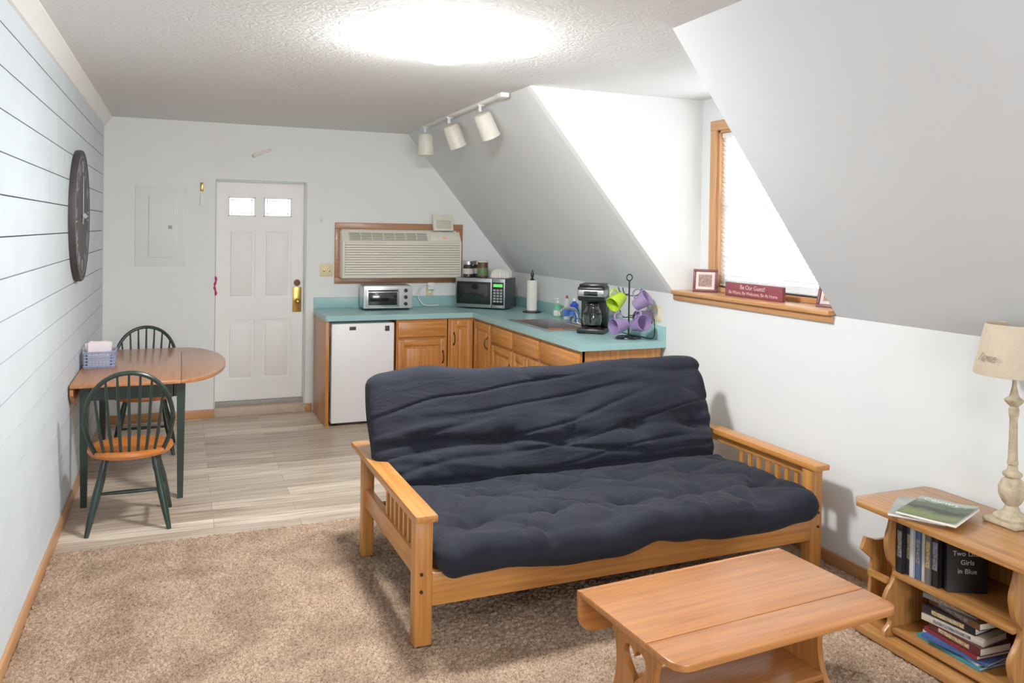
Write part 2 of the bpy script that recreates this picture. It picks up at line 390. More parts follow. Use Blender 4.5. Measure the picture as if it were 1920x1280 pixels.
b=MB(); b.cyl((kx,SY,1.17),(kx,SY-.03,1.17),.03,.026,24).box(kx-.005,kx+.005,SY-.045,SY-.03,1.15,1.19,.002); b.done('deadbolt',M_bronze,parent=DO)
b=MB(); b.box(DX0,DX1,D-.01,D+.16,0,.075,.004).m(1).box(DX0,DX1,D+.06,D+.17,.075,.112,.003); b.done('trim_3',[mat('threshold_wood',c(196,178,156),.6,var=.12),mat('threshold_cap',c(160,156,148),.5)],kind=S)
b=MB(); b.box(DX0-.0,DX0+.004,D,D+.19,.08,DZ1).box(DX1-.004,DX1,D,D+.19,.08,DZ1).box(DX0,DX1,D,D+.19,DZ1-.004,DZ1); b.m(1).box(DX0-.006,DX0+.001,D-.004,D+.002,.02,DZ1+.006).box(DX1-.001,DX1+.006,D-.004,D+.002,.02,DZ1+.006).box(DX0,DX1,D-.004,D+.002,DZ1-.001,DZ1+.006); b.done('trim_4',[M_white,mat('edge_trim_paint',c(176,200,194),.5)],kind=S)
RB=MB(); pts=[Vector((DX0-.002+.006*math.sin(t*9),D-.007,1.24-.17*t)) for t in [i/14 for i in range(15)]]
RB.tube(pts,[.004+.007*abs(math.sin(i*.9)) for i in range(15)],8); tag(RB.done('ribbon',mat('magenta_ribbon',c(206,30,120),.6)),'magenta ribbon hanging at the edge of the white door','ribbon')
EP=thing('electrical_panel','white painted metal breaker panel set in the back wall','electrical panel',(.44,D+.003,1.33))
M_panel=mat('panel_paint',c(236,238,236),.5,var=.01)
b=MB(); b.box(-.2,.2,-.012,0,0,.68,.003); b.done('cover',M_panel,parent=EP)
b=MB(); b.box(-.095,.105,-.024,-.012,.075,.60,.004); dd=b.done('panel_door',M_panel,parent=EP)
b=MB(); b.box(.06,.09,-.028,-.023,.32,.35,.002); b.done('latch',mat('latch_grey',c(170,170,168),.4),parent=dd)
b=MB(); b.box(-.012,.012,-.02,0,0,.075,.004).m(1).box(-.012,.012,-.018,0,-.12,-.03,.003)
tag(b.done('wall_sensor',[M_brass,M_white],loc=(.765,D,1.98)),'small brass and white sensor strip on the wall','sensor')
b=MB(); b.cyl((0,0,0),(0,-.04,0),.014).cyl((-.05,-.04,-.02),(.08,-.04,.035),.010).ball((-.05,-.04,-.02),.02).ball((.08,-.04,.035),.015)
tag(b.done('wall_hook',M_cream,loc=(1.25,D,2.33)),'white plastic hook on the wall above the door','hook')
b=MB(); b.box(-.014,.014,-.008,0,-.04,.02,.003).tube([(0,-.008,-.01),(0,-.022,-.03),(0,-.03,-.01)],.005)
tag(b.done('adhesive_hook',M_white,loc=(1.79,D+.002,1.77)),'small white adhesive hook beside the door','hook')
def plate(loc,rz,label,w=.075,slots=1,kindn='switch'):
    p=thing('switch_plate' if kindn=='switch' else 'outlet_plate',label,'wall plate',loc,rz)
    b=MB(); b.box(-w/2,w/2,-.006,0,-.058,.058,.003); b.done('plate',M_almond,parent=p)
    for i in range(slots):
        x=(i-(slots-1)/2)*.046
        b=MB()
        if kindn=='switch': b.box(x-.006,x+.006,-.016,-.006,-.014,.012,.002)
        else: b.box(x-.017,x+.017,-.008,-.006,-.034,.034,.001)
        b.done('toggle' if kindn=='switch' else 'socket',M_brass if kindn=='switch' else M_cream,parent=p)
    return p
plate((1.845,D,1.29),0,'almond double light switch plate beside the air conditioner',.12,2)
plate((W,4.88,1.12),-math.pi/2,'almond switch and outlet plate above the counter end',.12,2,'outlet')
plate((2.83,D,1.10),0,'almond outlet plate behind the toaster oven',.075,1,'outlet')
# ------------------------------------------------------------ AC
b=MB(); fx0,fx1,fz0,fz1=1.915,3.155,1.165,1.73
b.box(fx0,fx1,D-.02,D,fz1-.06,fz1,.003).box(fx0,fx1,D-.02,D,fz0,fz0+.055,.003).box(fx0,fx0+.06,D-.02,D,fz0+.055,fz1-.06,.003).box(fx1-.06,fx1,D-.02,D,fz0+.055,fz1-.06,.003)
b.done('trim_5',acw,kind=S)
AC=thing('air_conditioner','cream through-wall air conditioner with louvred front in a wood frame','air conditioner',(1.955,D,1.225))
b=MB(); w=1.13
b.prism([(0,0),(-.19,0),(-.2,.02),(-.2,.33),(-.12,.43),(0,.43)],0,w,'x',.006)
b.done('body',M_cream,parent=AC)
b=MB()
for i in range(13):
    z=.035+i*.0225
    b.box(.02,w-.02,-.214,-.199,z,z+.0175,.003,M=None)
b.done('louvre',M_cream,parent=AC)
b=MB(); b.box(.02,w-.02,-.2025,-.2,.03,.325); b.done('grille_back',M_darkgrille,parent=AC)
RT=Matrix.Translation((0,-.16,.382))@Matrix.Rotation(math.radians(51),4,'X')
b=MB(); b.box(.06,.80,-.045,.045,-.002,.002,M=RT); b.done('vent_back',mat('vent_shadow',c(96,92,84),.7),parent=AC)
b=MB()
for i in range(6): b.box(.06,.80,-.043+i*.016,-.036+i*.016,0,.006,M=RT)
for i in range(8): b.box(.06+i*.105,.066+i*.105,-.045,.045,0,.007,M=RT)
b.done('vent_slat',M_cream,parent=AC)
b=MB(); b.box(.83,1.09,-.045,.045,0,.006,.002,M=RT); cp=b.done('control_cover',mat('control_cream',c(236,232,216),.4),parent=AC)
b=MB(); b.box(.95,.985,-.025,-.013,.006,.008,M=RT); b.done('display',mat('display_red',c(210,90,60),.4,emis=(1,.3,.1,1),estr=.3),parent=cp)
TH=thing('remote_holder','cream plastic remote control tray lying tilted on the air conditioner','remote control',(2.93,D-.10,1.665),math.radians(4),rot=(math.radians(-14),0,math.radians(4)))
b=MB(); b.prism([(-.1,0),(.1,0),(.1,.15),(.03,.155),(0,.14),(-.1,.165)],-.02,.02,'y',.005); b.done('tray',M_cream,parent=TH)
b=MB(); b.box(-.075,.075,-.03,-.02,.02,.1,.006); b.done('face',mat('tray_face',c(208,204,188),.5),parent=TH)

# ------------------------------------------------------------ kitchen
CT=.94; CB=.895; YC=D-.70; XC=3.03
EPN=MB(); EPN.box(1.735,1.765,YC+.03,D-.016,0,CB-.002,.002); tag(EPN.done('cabinet_end_panel',cab[2]),'oak end panel supporting the teal counter beside the fridge','cabinet panel')
FR=thing('mini_fridge','white compact refrigerator under the teal counter','refrigerator',(2.05,YC+.015,0))
b=MB(); b.box(-.265,.265,.05,.56,.025,.87,.008); b.done('body',M_appl,parent=FR)
b=MB(); b.box(-.268,.268,-.005,.045,.03,.87,.01); fd=b.done('door',M_appl,parent=FR)
M_badge=mat('badge_dark',c(60,50,50),.4)
b=MB(); b.box(-.12,-.065,-.008,-.005,.815,.845,.001); b.done('badge',M_badge,parent=fd)
b=MB(); b.box(.185,.225,-.008,-.005,.80,.845,.001); b.done('badge',M_badge,parent=fd)
for sx in (-.22,.22):
    for sy in (.09,.5):
        b=MB(); b.cyl((sx,sy,0),(sx,sy,.03),.018); b.done('foot',M_black,parent=FR)
def panel_door(parent,name,x0,x1,z0,z1,hx=None,vert=True):
    b=MB(); t=.02; s=.055 if z1-z0>.25 else .03
    if z1-z0>.25:
        b.m(1).box(x0,x0+s,-t,0,z0,z1,.003).box(x1-s,x1,-t,0,z0,z1,.003)
        b.m(0).box(x0+s,x1-s,-t,0,z0,z0+s,.003).box(x0+s,x1-s,-t,0,z1-s,z1,.003)
        b.m(1).box(x0+s,x1-s,-t+.012,0,z0+s,z1-s).box(x0+s+.02,x1-s-.02,-t+.002,0,z0+s+.02,z1-s-.02,.008)
    else:
        b.m(0).box(x0,x1,-t,0,z0,z1,.005)
        b.box(x0+.025,x1-.025,-t-.003,-t+.002,z0+.025,z1-.025,.002)
    o=b.done(name,[cab[0],cab[2]],parent=parent)
    if hx is not None:
        b=MB()
        zc=z1-.16; b.tube(catmull([(hx,-t,zc-.045),(hx,-t-.022,zc-.03),(hx,-t-.028,zc),(hx,-t-.022,zc+.03),(hx,-t,zc+.045)],4),.005,8).ball((hx,-t,zc-.048),.009,1,.4,1.4).ball((hx,-t,zc+.048),.009,1,.4,1.4)
        b.done('handle',M_bronze,parent=o)
    return o
def cabinet(label,loc,rz,w,d,doors,drawer=True,hinge=0):
    C=thing('base_cabinet',label,'kitchen cabinet',loc,rz,group='oak base cabinets under the teal counter')
    b=MB(); t=.016
    b.m(1).box(0,t,0,d,.09,CB-.003).box(w-t,w,0,d,.09,CB-.003).m(0).box(t,w-t,0,d,.09,.106).box(t,w-t,d-.01,d,.106,CB-.003)
    b.m(1).box(0,.04,-.001,.018,.09,CB-.003).box(w-.04,w,-.001,.018,.09,CB-.003)
    b.m(0).box(.04,w-.04,-.001,.018,.09,.13).box(.04,w-.04,-.001,.018,.855,CB-.003)
    if drawer: b.box(.04,w-.04,-.001,.018,.70,.735)
    b.box(0,w,.06,.075,0,.09)
    b.done('body',[cab[0],cab[2]],parent=C)
    m_=.012
    ztop=.715 if drawer else .87
    for i in range(doors):
        a=m_+(w-m_)*i/doors; e=(w-m_)*(i+1)/doors
        hx=e-.03 if (i%2==0) else a+.03
        panel_door(C,'door',a,e,.115,ztop,hx)
    if drawer: panel_door(C,'drawer',m_,w-m_,.735,.87)
    return C
cabinet('oak base cabinet with drawer and door beside the fridge',(2.34,YC+.03,0),0,.46,.6,1)
R90=-math.pi/2
cabinet('oak base cabinet with drawer and door near the inner corner',(XC+.03,6.45,0),R90,.47,.6,1)
cabinet('oak sink base cabinet with two doors and false drawer front',(XC+.03,5.97,0),R90,.51,.6,2)
cabinet('oak base cabinet at the open end of the counter',(XC+.03,5.45,0),R90,.66,.6,2)
CC=thing('corner_cabinet','oak corner base cabinet with two doors meeting in the inner corner','kitchen cabinet',(2.81,YC+.03,0),0,group='oak base cabinets under the teal counter')
b=MB(); b.m(1).box(0,.016,0,.6,.09,CB-.003).box(0,.03,-.001,.018,.09,CB-.003).m(0).box(.03,.25,-.001,.018,.86,CB-.003).box(.016,.25,-.001,.018,.09,.12).box(.25,.268,-.44,-.001,.86,CB-.003).box(.25,.268,-.44,-.001,.09,.12).box(.016,.86,0,.6,.10,.112).box(.25,.86,-.44,0,.10,.112).box(.016,.3,.06,.075,0,.09).box(.3,.315,-.44,.06,0,.09)
b.m(1).box(.016,.86,.59,.6,.112,CB-.003).box(.25,.268,-.44,-.42,.12,.86)
b.done('body',[cab[0],cab[2]],parent=CC)
panel_door(CC,'door',.02,.228,.115,.87,.05)
cdo=panel_door(CC,'door',0,.395,.115,.87,.36); cdo.location=(.25,-.03,0); cdo.rotation_euler=(0,0,R90)
SX0,SX1,SY0,SY1=3.12,3.56,5.46,6.24
CTP=thing('countertop','teal laminate L-shaped kitchen countertop with backsplash','countertop',(1.73,D,CB))
ox,oy,oz=1.73,D,CB
b=MB()
def cb(x0,x1,y0,y1,z0,z1,bv=0): b.box(x0-ox,x1-ox,y0-oy,y1-oy,z0-oz,z1-oz,bv)
cb(1.73,W-.001,YC,D-.001,CB,CT); cb(XC,W-.001,SY1,YC,CB,CT); cb(XC,W-.001,4.76,SY0,CB,CT); cb(XC,SX0,SY0,SY1,CB,CT); cb(SX1,W-.001,SY0,SY1,CB,CT)
b.done('worktop',M_teal,parent=CTP,smooth=False)
b=MB(); cb(1.73,W-.02,D-.021,D-.001,CT,CT+.10,.003); cb(W-.021,W-.001,4.76,D-.001,CT,CT+.10,.003); b.done('backsplash',M_teal,parent=CTP)
SK=thing('kitchen_sink','stainless steel drop-in sink set in the teal counter','sink',((SX0+SX1)/2,(SY0+SY1)/2,CT+.0005))
hx_,hy_=(SX1-SX0)/2,(SY1-SY0)/2
b=MB()
b.box(-hx_-.015,-hx_+.03,-hy_-.015,hy_+.015,0,.005,.002).box(hx_-.09,hx_+.015,-hy_-.015,hy_+.015,0,.005,.002).box(-hx_+.03,hx_-.09,-hy_-.015,-hy_+.03,0,.005,.002).box(-hx_+.03,hx_-.09,hy_-.03,hy_+.015,0,.005,.002)
b.done('rim',M_steel,parent=SK)
b=MB(); x0,x1,y0,y1=-hx_+.03,hx_-.09,-hy_+.03,hy_-.03; zb=-.17
b.box(x0,x1,y0,y1,zb,zb+.004).box(x0-.003,x0,y0,y1,zb,.002).box(x1,x1+.003,y0,y1,zb,.002).box(x0,x1,y0-.003,y0,zb,.002).box(x0,x1,y1,y1+.003,zb,.002)
b.cyl(((x0+x1)/2,0,zb+.004),((x0+x1)/2,0,zb+.008),.04); b.done('bowl',M_steel,parent=SK)
FA=thing('faucet','chrome two-handle kitchen faucet behind the sink','faucet',(SX1-.03,5.80,CT+.006))
b=MB(); b.box(-.025,.025,-.11,.11,0,.015,.006); b.done('base',M_chrome,parent=FA)
b=MB(); b.tube(catmull([(0,0,.01),(0,0,.06),(-.04,-.02,.12),(-.14,-.05,.13),(-.19,-.065,.10),(-.195,-.067,.085)],6),.011,12); b.done('spout',M_chrome,parent=FA)
for s in (-1,1):
    b=MB(); b.cyl((0,s*.085,.012),(0,s*.085,.05),.016,.02).box(-.045,.01,s*.085-.008,s*.085+.008,.05,.06,.003); b.done('handle',M_chrome,parent=FA)
SR=MB(); SR.cyl((0,0,0),(0,0,.03),.016,.012).cyl((0,0,.03),(0,0,.09),.011,.016); tag(SR.done('sink_sprayer',M_black,loc=(SX1-.03,5.62,CT+.006)),'black pull-out spray head at the sink rim','sprayer')
def bottle(name,label,loc,body,cap,h,r,pump=False):
    B=thing(name,label,'soap bottle',loc)
    b=MB(); b.lathe([(r*.9,0),(r,.01),(r*1.0,h*.45),(r*.8,h*.6),(r*.95,h*.72),(r*.4,h*.84),(r*.35,h*.88)],24,sy=.7); b.done('body',body,parent=B)
    b=MB()
    b.cyl((0,0,h*.88),(0,0,h),r*.4,r*.3)
    if pump: b.cyl((0,0,h),(0,0,h*1.15),.004).box(-.035,.01,-.006,.006,h*1.12,h*1.18,.002)
    b.done('cap',cap,parent=B)
    b=MB(); b.lathe([(r*1.01,h*.12),(r*1.02,h*.13),(r*1.02,h*.42),(r*1.01,h*.43)],24,sy=.71); b.done('wrapper',M_paper if pump else mat('soap_label',c(60,110,200),.4),parent=B)
bottle('dish_soap_bottle','blue dish soap bottle standing at the sink',(3.61,6.02,CT+.001),mat('blue_soap',c(40,80,190),.15,var=.05),M_white,.19,.04)
bottle('hand_soap_bottle','green hand soap pump bottle standing at the sink',(3.61,6.34,CT+.001),mat('green_soap',c(120,200,160),.15,var=.05),M_white,.14,.036,True)
bottle('dish_soap_bottle','clear lotion soap bottle with red cap beside the sink',(3.62,6.18,CT+.001),mat('clear_soap',c(210,220,215),.15,var=.05),mat('red_cap',c(180,50,40),.4),.20,.028)
TO=thing('toaster_oven','silver toaster oven with glass door on the counter','toaster oven',(2.12,7.25,CT+.001),math.radians(-3))
b=MB(); b.box(0,.44,.01,.25,.015,.225,.012); b.done('body',M_steel,parent=TO)
b=MB(); b.box(.0,.44,-.008,.012,.02,.22,.004); b.done('face',mat('face_grey',c(212,214,216),.3,.4),parent=TO)
b=MB(); b.box(.02,.32,-.018,-.008,.035,.195,.004); td=b.done('door',M_steel,parent=TO)
b=MB(); b.box(.04,.30,-.021,-.017,.05,.165,.002); b.done('glass',M_bglass,parent=td)
b=MB(); b.tube([(.04,-.02,.180),(.04,-.045,.182),(.30,-.045,.182),(.30,-.02,.180)],.006,8); b.done('handle',M_black,parent=td)
for z in (.06,.12,.18):
    b=MB(); b.cyl((.38,-.008,z),(.38,-.028,z),.018,.015,20); b.done('knob',M_black,parent=TO)
for x in (.03,.41):
    for y in (.04,.22):
        b=MB(); b.cyl((x,y,0),(x,y,.018),.012); b.done('foot',M_black,parent=TO)
b=MB(); b.box(2.80,2.87,D-.05,D-.008,1.10,1.17,.008); b.tube(catmull([(2.83,D-.05,1.12),(2.76,D-.07,1.16),(2.70,D-.06,1.05),(2.74,D-.08,.97),(2.80,D-.10,.955),(2.9,D-.08,.955)],6),.005,8)
tag(b.done('power_adapter',M_white),'white plug adapter with looping cord on the wall','power adapter')
ang=math.atan2(-.33,.35)
MX_,MY_=3.02,7.35
MW=thing('microwave','black and silver microwave angled in the counter corner','microwave',(MX_,MY_,CT+.001),ang)
b=MB(); b.box(0,.50,.012,.28,.012,.29,.006); b.done('body',mat('microwave_case',c(90,92,96),.3,.6),parent=MW)
b=MB(); b.m(2).box(0,.37,-.008,.012,.014,.288,.004).m(0).box(.014,.36,-.0095,-.0078,.045,.255,.002).m(1).box(.04,.33,-.011,-.009,.065,.235,.002); b.done('door',[M_black,M_bglass,M_steel],parent=MW)
b=MB(); b.m(1).box(.372,.50,-.008,.012,.014,.288,.004).m(0).box(.378,.492,-.0095,-.0078,.045,.255,.002); cpn=b.done('control_panel',[M_black,M_steel],parent=MW)
b=MB()
for i in range(5):
    for j in range(3): b.box(.388+j*.033,.412+j*.033,-.0115,-.009,.07+i*.026,.087+i*.026,.001)
b.done('keypad',mat('key_grey',c(170,172,174),.5),parent=cpn)
b=MB(); b.box(.388,.48,-.0115,-.009,.212,.240); b.done('display',mat('green_display',c(60,160,60),.4,emis=(.2,1,.2,1),estr=.4),parent=cpn)
b=MB(); b.box(.388,.48,-.012,-.008,.018,.038,.002); b.done('door_button',M_steel,parent=cpn)
ca,sa=math.cos(ang),math.sin(ang)
def mwp(x,y): return (MX_+x*ca-y*sa,MY_+x*sa+y*ca,CT+.292)
J=thing('coffee_jar','dark glass coffee jar with silver lid on the microwave','jar',mwp(.085,.09))
b=MB(); b.lathe([(.045,0),(.050,.005),(.050,.1),(.04,.118)],24); b.done('body',mat('dark_coffee',c(56,44,38),.15),parent=J)
b=MB(); b.lathe([(.045,.116),(.049,.118),(.049,.15),(.046,.153)],24); b.done('lid',M_steel,parent=J)
b=MB(); b.lathe([(.0505,.03),(.051,.031),(.051,.08),(.0505,.081)],24); b.done('wrapper',mat('jar_label_white',c(206,206,200),.5),parent=J)
copy_thing(J,mwp(.14,.20),(0,0,.5),'dark glass coffee jar behind another on the microwave')
J=thing('coffee_can','brown coffee can with green label on the microwave','can',mwp(.235,.09))
b=MB(); b.lathe([(.048,0),(.051,.004),(.051,.14),(.048,.144)],24); b.done('body',mat('can_brown',c(92,62,44),.35),parent=J)
b=MB(); b.lathe([(.0515,.02),(.052,.022),(.052,.09),(.0515,.092)],24); b.done('wrapper',mat('can_green',c(96,120,76),.4),parent=J)
b=MB(); b.lathe([(.052,.144),(.053,.146),(.053,.156),(.05,.159)],24); b.done('lid',M_cream,parent=J)
J=thing('coffee_filter_stack','stack of white fluted paper coffee filters on the microwave','coffee filters',mwp(.40,.12))
tb=bmesh.new(); seg=72; rings=[]
for r,z,a in ((.08,.0,.08),(.086,.005,.08),(.080,.035,.07),(.068,.065,.05),(.045,.085,.03),(.002,.088,0)):
    rings.append([tb.verts.new((r*(1+a*math.cos(24*2*math.pi*i/seg))*math.cos(2*math.pi*i/seg),r*(1+a*math.cos(24*2*math.pi*i/seg))*math.sin(2*math.pi*i/seg),z)) for i in range(seg)])
for a,e in zip(rings,rings[1:]):
    for i in range(seg): tb.faces.new((a[i],a[(i+1)%seg],e[(i+1)%seg],e[i]))
tb.faces.new(rings[0][::-1]); tb.faces.new(rings[-1])
b=MB(); b._add(tb); b.done('filters',M_paper,parent=J)
PT=thing('paper_towel_holder','paper towel roll on an upright holder with dark finial','paper towel',(3.56,6.78,CT+.001))
b=MB(); b.lathe([(.085,0),(.085,.01),(.06,.016)],32); b.done('base',M_black,parent=PT)
b=MB(); b.lathe([(.02,.018),(.045,.018),(.047,.02),(.047,.29),(.045,.292),(.02,.292)],32); b.done('roll',M_paper,parent=PT)
b=MB(); b.cyl((0,0,.01),(0,0,.31),.008).lathe([(.018,.292),(.02,.3),(.008,.31),(.014,.33),(.016,.345),(.004,.38),(.001,.39)],16); b.done('finial',M_black,parent=PT)
CM=thing('coffee_maker','black and stainless drip coffee maker with glass carafe','coffee maker',(3.42,5.33,CT+.001),math.radians(-38))
b=MB(); b.box(-.10,.10,-.12,.12,0,.035,.01).lathe([(.065,.035),(.065,.042),(.06,.043)],24,cy=-.03); b.done('base',M_black,parent=CM)
b=MB(); b.box(-.10,.10,.045,.12,.035,.26,.012); b.done('water_tank',M_black,parent=CM)
b=MB(); b.m(0).box(-.10,.10,-.11,.12,.235,.345,.02,seg=4).m(1).box(-.103,.103,-.113,.05,.262,.325,.018,seg=3).m(0).box(-.09,.09,-.1,.11,.34,.36,.01); b.done('brew_housing',[M_black,M_steel],parent=CM)
b=MB(); b.box(-.05,.05,-.118,-.112,.275,.31,.002); b.done('control_panel',M_bglass,parent=CM)
b=MB(); b.lathe([(.05,.044),(.065,.06),(.072,.1),(.066,.15),(.05,.19),(.052,.2),(.049,.2),(.047,.19),(.062,.15),(.068,.1),(.06,.062),(.02,.05)],28,cy=-.03); cf=b.done('carafe',M_clear,parent=CM)
b=MB(); b.lathe([(.052,.198),(.053,.205),(.05,.215),(.02,.222)],24,cy=-.03).tube(catmull([(0,-.08,.2),(0,-.125,.195),(0,-.13,.15),(0,-.115,.1),(0,-.10,.085)],5),.009,8).lathe([(.068,.135),(.069,.137),(.067,.15),(.066,.15)],24,cy=-.03); b.done('carafe_handle',M_black,parent=cf)
b=MB(); b.tube(catmull([(3.55,5.24,CT+.03),(3.6,5.14,CT+.006),(3.62,5.0,CT+.006),(3.62,4.84,CT+.01),(3.655,4.86,CT+.05),(3.667,4.89,1.08)],6),.0035,8); tag(b.done('coffee_maker_cord',M_black),'black appliance cord running to the wall outlet','cord')  # power cord of the coffee maker
TX,TY=3.50,4.95
MT=thing('mug_tree','dark wire mug tree stand on the counter end','mug rack',(TX,TY,CT+.001))
b=MB(); ring=[(.085*math.cos(t),.085*math.sin(t),.008) for t in [i*math.pi/12 for i in range(24)]]
b.tube(ring,.005,8,closed=True); b.tube([(-.085,0,.008),(.085,0,.008)],.004,8).tube([(0,-.085,.008),(0,.085,.008)],.004,8)
for k in range(4): b.ball((.085*math.cos(k*math.pi/2),.085*math.sin(k*math.pi/2),.006),.006)
b.done('base',M_black,parent=MT)
b=MB(); b.cyl((0,0,.005),(0,0,.4),.006)
b.tube([(0.022*math.cos(t),0,.425+.022*math.sin(t)) for t in [i*math.pi/10 for i in range(20)]],.004,8,closed=True)
b.done('pole',M_black,parent=MT)
Rv=Vector((.926,-.376,0)); Fv=Vector((.376,.926,0))
for s,fv,z in ((-.07,-.03,.33),(.07,-.03,.32),(.03,-.07,.17),(-.06,-.04,.17),(.07,.04,.18),(-.03,.07,.32)):
    p=Rv*s+Fv*fv; b=MB(); b.tube(catmull([(0,0,z-.02),p*.6+Vector((0,0,z-.02)),p+Vector((0,0,z)),p*1.15+Vector((0,0,z+.03))],5),.0035,8); b.done('hook',M_black,parent=MT)
M_lime=mat('lime_glaze',c(170,204,48),.2,var=.04); M_lav=mat('lavender_glaze',c(150,128,172),.2,var=.04)
def mug(label,mt):
    g=thing('mug',label,'mug',group='mugs hanging on the mug tree')
    b=MB(); b.lathe([(.030,0),(.036,.002),(.049,.055),(.057,.115),(.054,.116),(.046,.055),(.033,.01),(.002,.008)],28); b.done('body',mt,parent=g)
    b=MB(); b.tube(catmull([(.052,0,.093),(.078,0,.096),(.091,0,.07),(.082,0,.043),(.044,0,.03)],5),.006,10); b.done('handle',mt,parent=g)
    return g
mg=mug('lime green ceramic mug hanging on the mug tree',M_lime)
ml=mug('lavender ceramic mug hanging on the mug tree',M_lav)
def setmug(o,s,fv,z,axis):
    a=Vector(axis).normalized(); up=Vector((0,0,1)); hx=(up-a*up.dot(a)).normalized(); y=a.cross(hx)
    Mx=Matrix((hx,y,a)).transposed()
    p=Rv*s+Fv*fv; o.location=Vector((TX,TY,CT+z))+p-a*.055; o.rotation_euler=Mx.to_euler()
setmug(mg,-.085,-.05,.270,tuple(-Rv*.6-Fv*.5+Vector((0,0,-.45))))
setmug(ml,.075,-.05,.262,tuple(Rv*.7-Fv*.4+Vector((0,0,.6))))
for s,fv,z,ax in ((-.07,-.07,.098,-Rv*.8-Fv*.5-Vector((0,0,.1))),(.055,-.10,.11,Rv*.5-Fv*.9+Vector((0,0,.3))),(.10,.08,.14,Rv*.9+Fv*.2-Vector((0,0,.1)))):
    k=copy_thing(ml,(0,0,0),(0,0,0)); setmug(k,s,fv,z,tuple(ax))
TR=thing('track_light','white ceiling track with three adjustable spotlight heads','track light',(2.555,5.95,H))
b=MB(); b.box(-.018,.018,-.93,1.02,-.022,0,.003).box(-.03,.03,-.98,-.85,-.03,0,.004); b.done('track',M_white,parent=TR)
for y,tx,ty in ((-.50,28,-28),(.22,16,-24),(.9,0,0)):
    RM=Matrix.Rotation(math.radians(ty),4,'Y')@Matrix.Rotation(math.radians(tx*.3),4,'X')
    h=bpy.data.objects.new('spotlight_head',None); COL.objects.link(h); h.parent=TR; h.location=(0,y,-.025)
    b=MB(); b.cyl((0,0,.01),(0,0,-.04),.012).box(-.025,.025,-.03,.03,-.002,.012,.003); b.done('stem',M_white,parent=h)
    b=MB(); M2=Matrix.Translation((0.01,0,-.045))@RM
    b.lathe([(.03,-.005),(.055,-.01),(.062,-.02),(.065,-.05),(.07,-.19),(.066,-.193),(.06,-.18),(.055,-.06),(.01,-.05)],28,M=M2); b.done('shade',mat('track_cream',c(238,234,222),.4),parent=h)
    b=MB(); b.lathe([(.01,-.10),(.05,-.105),(.058,-.15),(.05,-.17),(.005,-.175)],20,M=M2); b.done('bulb',mat('bulb_white',c(235,235,230),.3),parent=h)
def dome(loc,label,st):
    L=thing('ceiling_light',label,'ceiling light',loc)
    b=MB(); b.lathe([(.07,-.04),(.08,0)],40); b.done('base',M_white,parent=L)
    b=MB(); b.lathe([(.08,-.036),(.165,-.038),(.185,-.05),(.175,-.07),(.14,-.09),(.09,-.103),(.04,-.11),(.004,-.111)],40)
    m,n,l,bb=nt('lit_glass'); bb.inputs['Base Color'].default_value=(1,1,1,1); bb.inputs['Emission Color'].default_value=(1,.985,.965,1); bb.inputs['Emission Strength'].default_value=st
    b.done('shade',m,parent=L)
dome((1.75,3.72,H),'lit white glass dome light on the textured ceiling',140)
dome((1.9,.4,H),'added lit dome light out of view, filling the near end',24)  # second dome, unseen, added as fill light

# ------------------------------------------------------------ clock
CK=thing('wall_clock','large round dark clock with pale Roman numerals on plank wall','clock',(0.0,5.68,1.73),rot=(0,0,0))
FX=Matrix(((0,0,1),(1,0,0),(0,1,0))).to_4x4()
M_cf=mat('clock_wood',c(60,55,56),.6,var=.2,scale=8); M_dial=mat('clock_dial',c(78,82,90),.6,var=.25,scale=6); M_num=mat('pale_ink',c(150,154,160),.6)
b=MB(); b.lathe([(.38,.0),(.402,.0),(.405,.01),(.405,.03),(.40,.038),(.39,.038),(.386,.034)],64,M=FX); b.done('frame',M_cf,parent=CK)
b=MB(); b.lathe([(.37,.005),(.389,.03),(.386,.0335)],64,M=FX); b.done('dial',M_dial,parent=CK)
rn=['XII','I','II','III','IIII','V','VI','VII','VIII','IX','X','XI']
for i,t in enumerate(rn):
    a=math.pi/2-i*math.pi/6
    R3=Matrix(((0,0,1),(1,0,0),(0,1,0)))@Matrix.Rotation(a-math.pi/2,3,'Z')
    text(t,.10,M_num,CK,(.035,.30*math.cos(a),.30*math.sin(a)),R3.to_euler(),.0008)
b=MB(); b.tube([(.035,.365*math.cos(t),.365*math.sin(t)) for t in [i*math.pi/30 for i in range(60)]],.0015,6,closed=True); b.done('minute_ring',M_num,parent=CK)
M_hand=mat('hand_silver',c(190,192,194),.4)
b=MB(); b.prism([(-.008,-.05),(.008,-.05),(.01,.12),(0,.25),(-.01,.12)],.038,.041,'x'); b.done('minute_hand',M_hand,parent=CK)
b=MB(); b.prism([(-.04,-.008),(.11,-.014),(.19,0),(.11,.014),(-.04,.008)],.042,.045,'x').cyl((.036,0,0),(.05,0,0),.018); b.done('hour_hand',M_hand,parent=CK)

